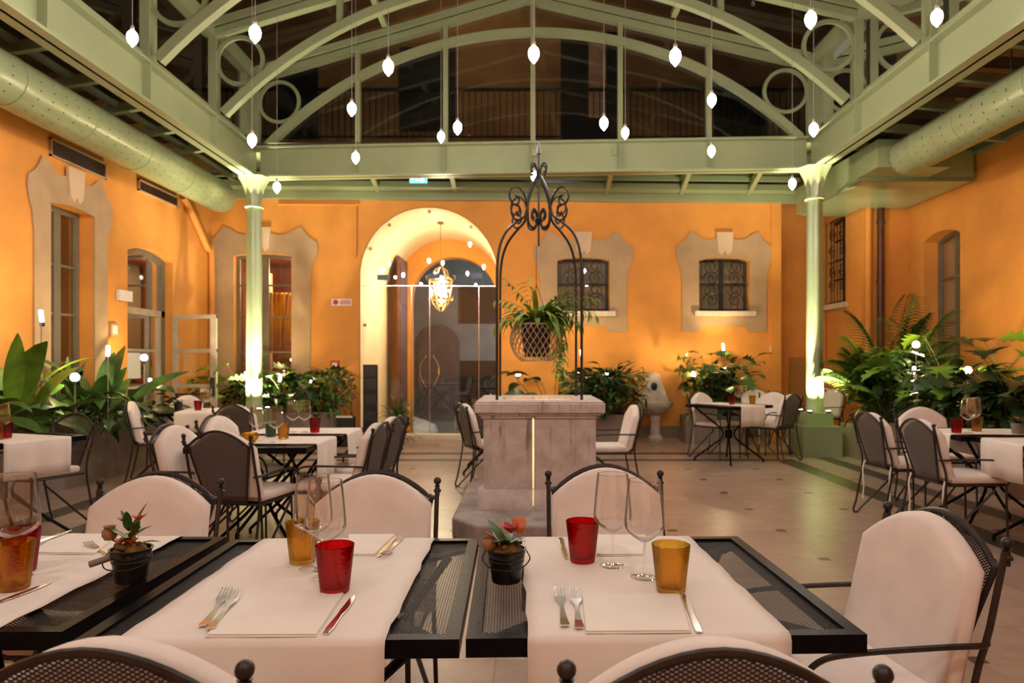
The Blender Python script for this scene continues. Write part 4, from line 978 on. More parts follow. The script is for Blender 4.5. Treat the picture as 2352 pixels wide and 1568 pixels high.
def table_plant(label, x, y, z, kind, s=1.):
    t = thing('potted_plant', label, 'plant', (x, y, z)); rnd = random.Random(label)
    m = MB(); m.lathe([(.0001, 0), (.036, 0), (.037, .003), (.044, .05), (.0455, .051), (.0465, .055), (.0455, .058), (.0462, .0615), (.0475, .064), (.0465, .067), (.049, .080), (.052, .082), (.0515, .085), (.047, .084), (.0445, .070), (.0001, .069)], 28); m.build('bucket', 'bucket', t, 40)
    m = MB(); m.tube(catmull([(-.052, 0, .078), (-.06, -.02, .06), (-.03, -.056, .045), (.03, -.056, .045), (.06, -.02, .06), (.052, 0, .078)], 4), .0016, 5); m.build('handle', 'bucket', t)
    m = MB(); m.lathe([(.044, .07), (.04, .082), (.028, .090), (.012, .095), (.0001, .096)], 16, lobes=5, amp=.12)
    for k in range(22): a = rnd.random()*6.28; r = rnd.random()*.036; m.ball((r*math.cos(a), r*math.sin(a), .086+rnd.random()*.008), .006+.004*rnd.random(), 6, 4)
    m.build('moss', 'moss', t, 60)
    m = MB()
    if kind == 0:
        for k in range(11): leaf(m, (.008*math.cos(k), .008*math.sin(k), .09+.004*k), k*2.4, .07-.001*k, .011, .35+.1*k, .5, 6)
        leaf(m, (0, 0, .12), .7, .085, .014, 1.15, .1, 6); m.tube([(0, 0, .08), (.002, 0, .15)], .003, 5)
    else:
        for k in range(7): leaf(m, (-.005, 0, .09), k*.95+.3, .06, .014, .5+.1*(k % 3), .6, 6)
        leaf(m, (-.004, -.01, .09), 2.6, .085, .017, 1.0, .3, 6)
    m.build('leaf', 'leaf', t, 60)
    m = MB(); fl = ((.012, -.02, .10), (-.015, -.015, .10), (.02, 0, .155), (-.018, .0, .150)) if kind == 0 else ((.012, -.012, .125),)
    for q, c in enumerate(fl):
        for k in range(6): leaf(m, c, k*1.05+q, .024 if kind == 0 else .042, .007 if kind == 0 else .012, .7, .3, 4)
    m.build('blossom', 'petal_or' if kind == 0 else 'petal_red', t, 60)
    if kind == 1:
        m = MB()
        for k in range(4): leaf(m, (.034, -.004, .12), 1.2+k*.4, .05, .014, 1.1, .5, 5)
        m.build('orange_blossom', 'petal_or', t, 60); m = MB(); leaf(m, (-.028, -.012, .11), 3.4, .035, .013, .7, .2, 4); m.build('bud', 'petal_or', t, 60)
    m = MB(); jx, jy, jz = (-.055, .0, .105) if kind == 0 else (-.044, -.012, .082)
    m.lathe([(.0001, 0), (.012, .001), (.0185, .012), (.0175, .024), (.012, .030), (.015, .036), (.0135, .036), (.010, .030), (.0001, .028)], 16, (jx, jy, jz)); m.tube([(0, 0, .08), (jx, jy, jz+.004)], .0022, 5); m.build('clay_jar', 'terra', t, 50)
    if kind == 0: m = MB(); m.tube([(-.04, -.02, .066), (-.085, -.035, .052)], .0085, 10); m.build('cork_peg', 'cable', t)
    t.scale = (s, s, s); return t
p = onz(301, 1332, .752); table_plant('little zinc bucket plant with clay jar on the left front table', p.x, p.y, .7505, 0, .98)
p = onz(1163, 1332, .752); table_plant('little zinc bucket plant with scarlet flower between the front tables', p.x, p.y, .7505, 1, .98)
for px, Y, lb in ((410, 8.0, 'tiny potted plant on the small far table near the glazed door'), (2338, 5.35, 'small potted plant on the table at the right picture edge')):
    t = thing('potted_plant', lb, 'plant', (wp_(px, Y)[0], Y, .7545)); m = MB(); m.lathe([(.0001, 0), (.04, 0), (.05, .085), (.045, .085), (.0001, .075)], 16); m.build('bucket', 'bucket' if px < 500 else 'cable', t)
    m = MB(); [leaf(m, (0, 0, .07), k*2.4, .09, .016, .4+.15*(k % 5), .8, 5) for k in range(16)]; m.build('foliage', 'dleaf', t, 60)
    m = MB(); [leaf(m, (.03*math.cos(k), .03*math.sin(k), .12), k*1.7, .02, .007, .6, .3, 3) for k in range(9)]; m.build('blossom', 'petal_or', t, 60)
# ================================================================ PENDANT BULBS
BU = [(304, 87, 5.6, 'over the left girder, leftmost of the big near row'), (586, 77, 5.1, 'second from left in the big near row'), (892, 154, 5.6, 'third from left in the big near row'), (1226, 124, 5.3, 'at centre, in front of the middle gable post'),
 (1551, 130, 5.2, 'big one between the centre and right truss'), (1862, 45, 5.2, 'high right, in front of a green ring'), (2152, 40, 5.3, 'highest at far right, above the right girder'), (808, 250, 6.8, 'in front of the left second gable post, the upper of two'),
 (1051, 293, 7., 'right of the pair left of centre, slightly higher'), (1013, 314, 8.3, 'left of the pair left of centre, slightly lower'), (1387, 283, 7., 'left of the pair right of centre, slightly higher'), (1436, 305, 8., 'right of the pair right of centre, slightly lower'),
 (1635, 230, 6.8, 'by the right gable post, upper of two'), (1634, 347, 8., 'by the right gable post, lower of two'), (1869, 297, 6.8, 'above the right column, against the beam corner'), (817, 362, 8., 'against the cross beam at left, under another bulb'),
 (579, 322, 6.8, 'above the left column, against the beam corner'), (636, 430, 8.3, 'hanging below the cross beam beside the left column'), (1820, 422, 8.3, 'hanging below the cross beam beside the right column'), (1228, 405, 8.3, 'partly behind the iron top of the well')]
BP = 18.5
for px, py, Y, lb in BU:
    c = at(px, py, Y); t = thing('pendant_bulb', 'glowing egg-shaped pendant bulb '+lb, 'pendant light', c, group='bare pendant bulbs under the glass roof')
    m = MB(); m.lathe([(.0001, -.074), (.007, -.070), (.012, -.060), (.030, -.040), (.040, -.015), (.042, .010), (.036, .035), (.022, .052), (.014, .058)], 20); m.build('glass_bulb', 'e_bulb', t, 60)
    m = MB(); m.lathe([(.015, .056), (.016, .085), (.010, .10), (.003, .104)], 12); m.build('socket', 'cable', t)
    top = rafz(c.x)+.15-c.z; m = MB(); m.tube([(0, 0, .10), (0, 0, top)], .0028, 5); m.build('cord', 'cable', t)
    lamp('bulb_light', 'POINT', c, BP, (1, .84, .745), .03)
# unseen bulbs go on over the near part of the court, above and behind the photographer; rear ones boosted as frontal fill
for x, y in ((-2.6, 2.4), (-.9, 2.2), (.9, 2.3), (2.6, 2.5), (-1.8, .3), (0., .2), (1.8, .3), (-3.2, 4.), (3.2, 4.), (0., 4.), (-2, -1.6), (1.2, -1.6)):
    lamp('bulb_light', 'POINT', (x, y, 3.75), BP*(2.9 if y < 1 else .95), (1, .84, .745), .04)
# ================================================================ LANTERN, SIGNS
LX, LY, LZ = (1012-CX)*13.2/F, 13.2, 2.69
t = thing('hanging_lantern', 'ornate bright glass lantern hanging inside the arch', 'lantern', (LX, LY, LZ))
m = MB(); m.tube([(0, 0, .40), (0, 0, 1.27)], .008, 6); m.lathe([(.07, 1.24), (.05, 1.27), (.0001, 1.28)], 12); m.build('rod', 'brass', t)
m = MB()
for k in range(6):
    a = k*PI/3; c, s_ = math.cos(a), math.sin(a); m.tube(catmull([(.04*c, .04*s_, .42), (.13*c, .13*s_, .34), (.15*c, .15*s_, .22), (.22*c, .22*s_, .16), (.17*c, .17*s_, -.2), (.11*c, .11*s_, -.32), (.03*c, .03*s_, -.42)], 4), .010, 6)
    m.tube(catmull([(.22*c, .22*s_, .16), (.27*c, .27*s_, .2), (.27*c, .27*s_, .26), (.23*c, .23*s_, .25)], 4), .008, 5); m.tube(catmull([(.16*c, .16*s_, -.22), (.22*c, .22*s_, -.2), (.23*c, .23*s_, -.14)], 4), .008, 5)
for r, z in ((.215, .16), (.165, -.2), (.12, -.31)): m.tube([(r*math.cos(k*PI/6), r*math.sin(k*PI/6), z) for k in range(12)], .009, 5, True)
m.build('cage', 'brass', t)
m = MB(); m.lathe([(.10, -.28), (.15, -.18), (.20, .15), (.12, .26)], 6); m.build('glass_panel', 'g_clear', t, 0)
for k in range(3): a = k*2.1; m = MB(); m.lathe([(.0001, -.13), (.024, -.10), (.03, .0), (.02, .09), (.0001, .14)], 10, (.06*math.cos(a), .06*math.sin(a), .02)); m.build('candle_bulb', 'e_lant', t, 60)
lamp('lantern_light', 'POINT', (LX, LY, LZ+.02), 150, (1, .80, .50), .10)
def wallbox(name, label, cat, px, py, fr, w, h, d, mat):
    u, z = hitwall(px, py, fr); t = thing(name, label, cat, wp(fr, u, z, -.002)); m = MB(); q = t.location
    m.prism(rect(-w/2, w/2, -h/2, h/2), Vector(), fr[1], (0, 0, 1), -fr[2]*d); m.build('housing', mat, t); return t, fr
def inset(t, fr, name, x0, x1, z0, z1, d, mat):
    m = MB(); m.prism(rect(x0, x1, z0, z1), -fr[2]*(d-.003), fr[1], (0, 0, 1), -fr[2]*.004); m.build(name, mat, t)
t, fr = wallbox('fire_sign', 'white wall plate with red fire symbol left of the arch', 'sign', 785, 694, FB, .35, .12, .012, 'white')
m = MB(); m.prism([(.045*math.cos(k*PI/8)-.10, .045*math.sin(k*PI/8)) for k in range(16)], -fr[2]*.012, fr[1], (0, 0, 1), -fr[2]*.003); m.build('red_symbol', 'red', t)
for z in (.025, 0, -.025): inset(t, fr, 'text_line', -.03, .15, z-.006, z+.006, .0135, 'red')
t, fr = wallbox('fire_alarm', 'red fire alarm call point on the back wall left of the arch', 'alarm', 770, 838, FB, .13, .15, .05, 'red'); inset(t, fr, 'break_glass', -.04, .04, -.04, .04, .052, 'white')
t, fr = wallbox('wall_socket', 'small blue-grey socket box under the fire alarm', 'socket', 772, 869, FB, .11, .07, .05, 'blue'); inset(t, fr, 'cover', -.03, .03, -.025, .02, .052, 'cable')
t, fr = wallbox('emergency_light', 'small white emergency light beside the glazed side door', 'light', 281, 679, FL, .30, .14, .05, 'white'); inset(t, fr, 'mounting_plate', -.15, .15, -.07, .07, .004, 'white'); inset(t, fr, 'diffuser', -.12, .12, -.05, .05, .052, 'white')
t, fr = wallbox('entry_keypad', 'pale keypad box on the left wall between ornate window and door', 'keypad', 257, 758, FL, .16, .16, .04, 'trim'); inset(t, fr, 'screen', -.05, .05, -.05, .06, .042, 'white')
t, fr = wallbox('wall_switch', 'small white wall switch near the right end of the back wall', 'switch', 1773, 801, FB, .08, .10, .03, 'white'); inset(t, fr, 'sensor', -.015, .02, .01, .035, .032, 'black')
E = at(961, 410, 10.7); t = thing('exit_sign', 'glowing blue-green emergency exit sign under the cross beam', 'exit sign', E)
m = MB(); m.box(-.135, .135, -.012, .012, -.068, .068); m.build('lit_panel', 'e_exit', t)
m = MB(); m.box(.035, .085, -.016, -.0125, -.045, .045); m.bar((-.11, -.014, 0), (-.05, -.014, 0), .004, .016); m.add([(-.12, -.0145, 0), (-.085, -.0145, .03), (-.085, -.0145, -.03)], [(0, 1, 2)])
m.ball((-.005, -.014, .035), .011, 8, 6); m.bar((-.005, -.014, .025), (-.018, -.014, -.01), .004, .016, up=(1, 0, 0)); m.bar((-.018, -.014, -.01), (-.035, -.014, -.045), .004, .011, up=(1, 0, 0)); m.bar((-.018, -.014, -.01), (.012, -.014, -.03), .004, .011, up=(1, 0, 0)); m.bar((-.03, -.014, .015), (.015, -.014, .012), .004, .009); m.build('running_figure', 'e_exitw', t)
m = MB(); m.tube([(0, 0, .068), (0, 0, .30)], .006, 6); m.build('hanger', 'green', t)
lamp('exit_glow', 'POINT', E+Vector((0, -.06, .02)), 16, (.25, .65, 1), .06)
# ================================================================ THE WELL
WX, WY = .098, 5.97
t = thing('stone_well', 'square weathered stone well with wrought iron arch in the middle of the court', 'well', (WX, WY, 0))
m = MB(); q = [(-.46, -1.05), (.46, -1.05), (.66, -.78), (.66, .75), (.46, 1.0), (-.46, 1.0), (-.66, .75), (-.66, -.78)]
m.prism(q, (0, 0, 0), (1, 0, 0), (0, 1, 0), (0, 0, .15)); o = m.build('plinth', 'dstone', t); md = o.modifiers.new('b', 'BEVEL'); md.width = .02; md.segments = 3
g = -.05 # slot
def slabbox(x0, x1, y0, y1, z0, z1, nm='side_slab'):
    m = MB(); m.box(x0, x1, y0, y1, z0, z1); o = m.build(nm, 'well', t); md = o.modifiers.new('b', 'BEVEL'); md.width = .008; md.segments = 2; return o
for (x0, x1) in ((-.445, g-.007), (g+.007, .445)):
    slabbox(x0, x1, -.465, -.375, .30, .86, 'front_slab')
    e0 = x0-.04 if x0 < -.4 else x0; e1 = x1+.04 if x1 > .4 else x1
    m = MB(); m.prism([(-.51, 0), (-.51, .09), (-.468, .155), (-.36, .155), (-.36, 0)], (e0, 0, .15), (0, 1, 0), (0, 0, 1), (e1-e0, 0, 0)); m.build('base_course', 'well', t)
slabbox(-.445, -.355, -.375, .375, .15, .86); slabbox(.355, .445, -.375, .375, .15, .86); slabbox(-.445, .445, .375, .465, .15, .86, 'rear_slab')
for s_ in (-1, 1): m = MB(); m.prism([(s_*.49, 0), (s_*.49, .09), (s_*.447, .155), (s_*.44, .155), (s_*.44, 0)], (0, -.36, .15), (1, 0, 0), (0, 0, 1), (0, .87, 0)); m.build('base_course', 'well', t)
def ringslab(hx, hy, z0, z1, ix=.31, iy=.31):
    return [(-hx, -hy, z0), (hx, -hy, z0), (hx, hy, z0), (-hx, hy, z0), (-hx, -hy, z1), (hx, -hy, z1), (hx, hy, z1), (-hx, hy, z1), (-ix, -iy, z0), (ix, -iy, z0), (ix, iy, z0), (-ix, iy, z0), (-ix, -iy, z1), (ix, -iy, z1), (ix, iy, z1), (-ix, iy, z1)]
RF = []
for i in range(4): j = (i+1) % 4; RF += [(i, j, 4+j, 4+i), (8+j, 8+i, 12+i, 12+j), (4+i, 4+j, 12+j, 12+i), (j, i, 8+i, 8+j)]
for k, (hx, z0, z1) in enumerate(((.465, .86, .885), (.485, .885, .905), (.512, .905, .985), (.500, .985, 1.0))):
    m = MB(); m.add(ringslab(hx, hx+.02, z0, z1), RF); o = m.build('rim_moulding', 'well', t); md = o.modifiers.new('b', 'BEVEL'); md.width = .008; md.segments = 2
lamp('well_lamp', 'POINT', (WX, WY-.05, .55), 13, (1, .74, .36), .06)
ia = MB(); rods = []
for sx in (-1, 1):
    for sy in (-1, 1):
        def kp(k, z): return (sx*.343*k, sy*.325*k, z)
        ia.tube(catmull([kp(1, .99), kp(1, 1.5), kp(1, 1.95), kp(.985, 2.13), kp(.92, 2.27), kp(.78, 2.38), kp(.55, 2.47), kp(.36, 2.53), kp(.29, 2.61), kp(.27, 2.68), kp(.20, 2.77), kp(.09, 2.86), kp(.03, 2.91), kp(.02, 2.96)], 5), .0115, 7)
        def sc(pts, r=.009): ia.tube(catmull([kp(k, z) for k, z in pts], 5), r, 6)
        sc([(.29, 2.63), (.36, 2.71), (.50, 2.76), (.66, 2.735), (.71, 2.67), (.62, 2.615), (.50, 2.63), (.50, 2.68), (.58, 2.69)])
        sc([(.46, 2.49), (.60, 2.495), (.67, 2.55), (.62, 2.61), (.49, 2.605), (.44, 2.55), (.51, 2.525), (.55, 2.56)])
        sc([(.28, 2.60), (.26, 2.49), (.16, 2.45), (.06, 2.48), (.05, 2.57), (.12, 2.61), (.17, 2.56), (.12, 2.53)], .011)
        sc([(.04, 2.88), (.06, 2.97), (.13, 3.0), (.19, 2.97), (.17, 2.92), (.13, 2.93)], .008)
arch = ia.build('iron_arch', 'iron', t)
m = MB(); m.tube([(0, 0, 2.9), (0, 0, 3.10)], .009, 7); m.lathe([(.009, 3.08), (.017, 3.09), (.018, 3.12), (.008, 3.17), (.0001, 3.21)], 10); m.tube([(0, 0, 2.3), (0, 0, 2.9)], .009, 7); m.ball((0, 0, 2.52), .04, 8, 6); m.build('finial', 'iron', arch)
# hanging basket
hb = thing('hanging_basket', 'round wicker basket with trailing green plant hanging over the well', 'hanging plant', (WX-.02, WY, 1.50))
m = MB(); R_ = .225
for k in range(26):
    for sgn in (-1, 1):
        a0 = 2*PI*k/26; pts = []
        for i in range(9):
            z = -.18+.31*i/8; r = math.sqrt(max(.004, R_*R_-z*z)); a = a0+sgn*.9*i/8; pts.append((r*math.cos(a), r*math.sin(a), z))
        m.tube(pts, .0042, 4)
for z in (-.183, .128): r = math.sqrt(R_*R_-z*z); m.tube([(r*math.cos(k*PI/12), r*math.sin(k*PI/12), z) for k in range(24)], .008, 5, True)
m.build('wicker', 'wicker', hb)
m = MB(); m.lathe([(.10, -.15), (.115, -.05), (.13, .10), (.12, .16), (.0001, .16)], 20); m.build('liner', 'dwick', hb)
m = MB(); m.tube([(0, 0, .46), (0, 0, .80)], .0025, 5)
for k in range(3): a = k*2.1+.5; m.tube([(0, 0, .47), (.14*math.cos(a), .14*math.sin(a), .12)], .0025, 5)
m.build('hanger', 'iron', hb)
rnd = random.Random(5); m = MB()
for k in range(210):
    a = rnd.uniform(-1.2, 1.6) if rnd.random() < .55 else rnd.random()*6.28; r = .10*rnd.random(); L = rnd.uniform(.16, .40)
    leaf(m, (r*math.cos(a), r*math.sin(a), .15), a, L, .016+.010*rnd.random(), rnd.uniform(.1, 1.25), rnd.uniform(1.0, 2.6), 6)
for k in range(110):
    a = rnd.uniform(-.9, .7); z = rnd.uniform(-.30, .12); r = .20+.05*rnd.random(); leaf(m, (r*math.cos(a), r*math.sin(a)-.03, z), rnd.random()*6.28, rnd.uniform(.05, .12), .012, rnd.uniform(-.9, .3), .8, 4)
m.build('foliage', 'vleaf', hb, 60)
m = MB()
for a, L, el, dr in ((.35, .62, .85, 1.1), (.1, .55, .65, 1.2), (3.3, .40, .9, .9), (2.7, .48, 1.15, .6), (3.0, .36, .35, 1.0), (-.4, .45, .5, 1.3), (.6, .5, 1.1, 1.0), (1.9, .42, 1.2, .5)):
    d = Vector((math.cos(a), math.sin(a)*.5, 0)); p = Vector((0, 0, .15)); e = el; pts = [p.copy()]
    for i in range(8): p = p+(d*math.cos(e)+Vector((0, 0, math.sin(e))))*L/8; e -= dr/8; pts.append(p.copy()); 
    m.tube(pts, .0028, 4)
    for i in range(3, 9):
        for s_ in (-1, 1): leaf(m, pts[i], a+s_*.9, .07+.06*rnd.random(), .012, e+rnd.uniform(-.9, .2), 1.0, 4)
m.build('long_shoot', 'vleaf', hb, 60)
# ================================================================ OTHER FURNISHINGS
FX, FY = (1505-CX)*11.75/F, 11.75
t = thing('stone_fountain', 'pale carved stone wall fountain with bowl on pedestal', 'fountain', (FX, FY, 0))
m = MB(); out = [(-.27, .50), (.27, .50), (.25, .70), (.18, .86), (.13, 1.0), (.10, 1.10), (.0, 1.15), (-.10, 1.10), (-.13, 1.0), (-.18, .86), (-.25, .70)]
m.prism(out, (0, .12, 0), (1, 0, 0), (0, 0, 1), (0, .14, 0)); o = m.build('back_slab', 'ceram', t); md = o.modifiers.new('b', 'BEVEL'); md.width = .02; md.segments = 3
m = MB(); m.lathe([(.0001, .42), (.10, .43), (.19, .49), (.27, .56), (.29, .60), (.29, .64), (.26, .645), (.24, .60), (.16, .54), (.0001, .52)], 24, (0, -.02, 0)); m.build('bowl', 'ceram', t)
m = MB(); m.lathe([(.13, 0), (.13, .05), (.085, .09), (.075, .30), (.10, .42), (.0001, .43)], 20, (0, 0, 0)); m.build('pedestal', 'ceram', t)
m = MB(); m.ball((0, .11, .90), .055, 10, 8, 1.2); m.tube(catmull([(0, .08, .88), (0, .02, .87), (0, -.01, .84)], 4), .012, 6); m.build('mask_spout', 'iron', t)
t = thing('menu_stand', 'tall black menu stand at the left side of the arch', 'stand', ((851-CX)*11.35/F, 11.35, 0))
m = MB(); m.box(-.115, .115, -.03, .03, .03, 1.27); m.build('board', 'black', t); m = MB(); m.box(-.14, .14, -.12, .12, 0, .03); m.build('foot_plate', 'black', t)
m = MB()
for z in (.35, .62, .88, 1.08): m.box(-.09, .09, -.034, -.0305, z, z+.16)
m.build('printed_sheet', pbr('dark_print', (.045, .04, .038), .4, var=.4, scale=40), t)
t = thing('umbrella_stand', 'dark square umbrella stand by the back planter', 'umbrella stand', ((795-CX)*10.9/F, 10.9, 0))
m = MB()
for (a0, a1, b0, b1) in ((-.12, .12, -.12, -.105), (-.12, .12, .105, .12), (-.12, -.105, -.105, .105), (.105, .12, -.105, .105)): m.box(a0, a1, b0, b1, .0, .46)
m.box(-.12, .12, -.12, .12, 0, .015); m.build('bin', 'black', t); m = MB(); m.prism([(-.125, 0), (.125, 0), (.125, .02), (-.125, .02)], (0, -.12, .46), (1, 0, 0), (0, 0, 1), (0, .24, 0)) if False else m.box(-.125, .125, -.125, -.10, .45, .48); m.build('rim', 'white', t)
t = thing('umbrella', 'folded umbrella with hooked wooden handle in the stand', 'umbrella', ((808-CX)*10.9/F, 10.9, .02)); m = MB(); m.lathe([(.004, 0), (.012, .05), (.03, .35), (.02, .5), (.008, .52)], 10); m.build('canopy', 'black', t)
m = MB(); m.tube(catmull([(0, 0, .5), (0, 0, .72), (.005, 0, .77), (.03, 0, .79), (.055, 0, .77), (.058, 0, .73)], 5), .008, 7); m.build('handle', 'wood', t)
# things in the lit room behind the back left window
a = at(632, 672, 13.0); b = at(670, 810, 13.0); m = MB(); n = 24
pr = [(a.x-.12+(b.x-a.x+.30)*i/n, 13.0+.03*math.sin(i*1.9)) for i in range(n+1)]
v = [(x, y, a.z) for x, y in pr]+[(x-.20*(i/n)*(1 if i > 12 else .2), y, b.z+.0+.25*(i/n)) for i, (x, y) in enumerate(pr)]
m.add(v, [(i, i+1, n+2+i, n+1+i) for i in range(n)]); o = m.build('curtain', 'curtain', None, 60); o.modifiers.new('s', 'SOLIDIFY').thickness = .01; tag(o, 'yellow gathered curtain inside the lit back left window', 'curtain')
t = thing('shelf_unit', 'pale pink shelf unit inside the lit back left window', 'shelf', (-5.1, 13.2, 0)); m = MB()
for x in (-.2, .2): m.box(x-.03, x+.03, -.12, .12, 0, 3.0)
m.build('upright', 'shelf', t)
for z in (.4, .85, 1.3, 1.75, 2.2, 2.65): m = MB(); m.box(-.2, .2, -.12, .12, z-.03, z+.03); m.build('shelf_board', 'shelf', t)
t = thing('sofa', 'coral red sofa inside the lit back left window', 'sofa', (-3.9, 13.0, 0)); m = MB(); m.box(-.6, .75, -.3, .3, 0, .85); o = m.build('seat', 'sofa', t); m = MB(); m.slab([(-.6, .8), (.75, .8), (.75, 1.25), (.6, 1.4), (-.45, 1.4), (-.6, 1.25)], .12, .32, .06); m.build('backrest', 'sofa', t, 50)
# car in the street
t = thing('car', 'white car parked in the street beyond the glass entrance', 'car', (-4.35, 16.6, -.9), math.radians(-14))
prof = [(-1.9, .28), (1.85, .25), (2.02, .34), (2.06, .55), (2.0, .72), (1.75, .83), (1.15, .98), (.55, 1.40), (-.2, 1.47), (-1.3, 1.40), (-1.9, 1.0), (-2.0, .7)]
rings = []
for yy, k in ((-.86, .90), (-.80, .97), (-.6, 1.), (.6, 1.), (.80, .97), (.86, .90)): rings.append([((x*(.97 if k < .95 else 1)), yy, .25+(z-.25)*k) for x, z in prof])
n = len(prof); m = MB(); m.add([q for r in rings for q in r], [tuple(range(n)), tuple(range(6*n-1, 5*n-1, -1))]+[(i*n+k, i*n+(k+1) % n, (i+1)*n+(k+1) % n, (i+1)*n+k) for i in range(5) for k in range(n)]); o = m.build('body', 'car', t, 50)
for x in (-1.25, 1.3):
    for y in (-.80, .80): m = MB(); m.tube([(x, y-.1, .31), (x, y+.1, .31)], .31, 24); w_ = m.build('wheel', 'rubber', t); m = MB(); m.tube([(x, y-.11, .31), (x, y+.11, .31)], .19, 16); m.build('hub_cap', 'cable', w_)
for y in (-.62, .62): m = MB(); m.ball((1.86, y, .66), .13, 12, 8, .55); m.build('headlight', 'rubber', t, 60); m = MB(); m.ball((1.93, y-.05, .68), .045, 8, 6); m.build('headlight_lens', 'e_head', t, 60)
m = MB(); m.bar((1.95, -.4, .42), (1.95, .4, .42), .16, .14); m.build('grille', 'rubber', t)
m = MB(); m.prism([(.52, 1.0), (1.08, 1.0), (.53, 1.33), (-.2, 1.40), (-1.2, 1.34), (-1.5, 1.02)], (0, -.845, 0), (1, 0, 0), (0, 0, 1), (0, 1.69, 0)); m.build('side_window', 'g_pane', t)
# ================================================================ PLANTERS AND PLANTS
def planter(label, x0, x1, y0, y1, h, rz=0):
    t = thing('planter', label, 'planter', ((x0+x1)/2, (y0+y1)/2, 0)); a, b = (x1-x0)/2, (y1-y0)/2; m = MB(); k = .03
    for (p, q, r, s_) in ((-a, a, -b, -b+k), (-a, a, b-k, b), (-a, -a+k, -b+k, b-k), (a-k, a, -b+k, b-k)): m.box(p, q, r, s_, 0, h)
    m.box(-a+k, a-k, -b+k, b-k, 0, .02); m.build('box', 'planter', t); m = MB(); m.box(-a+k, a-k, -b+k, b-k, .02, h-.06); m.build('soil', 'soil', t)
planter('long brown-grey planter along the left wall', -5.26, -4.72, 4.4, 9.15, .60)
planter('grey planter against the back wall behind the left column', -4.95, -3.05, 11.0, 11.45, .52)
planter('grey planter behind the stone well against the back wall', .15, 1.55, 10.75, 11.3, .50)
planter('planter behind the far corner table', 2.55, 3.5, 11.2, 11.65, .45)
planter('planter under the tall palms at right', 4.45, 5.35, 9.0, 9.9, .45)
planter('long planter along the right side behind the cream chair', 4.55, 5.6, 6.6, 8.75, .55)
LB = {'broad': None, 'lance': lambda t: (math.sin(PI*min(1, t*.98+.015)))**1.1}
def shoot(ms, base, az, ln, el, bend, r=.006):
    p = Vector(base); e = el; pts = [p.copy()]; d = Vector((math.cos(az), math.sin(az), 0))
    for i in range(5): p = p+(d*math.cos(e)+Vector((0, 0, math.sin(e))))*ln/5; e -= bend/5; pts.append(p.copy())
    ms.tube(pts, [r*(1-.1*i) for i in range(6)], 5); return p, e
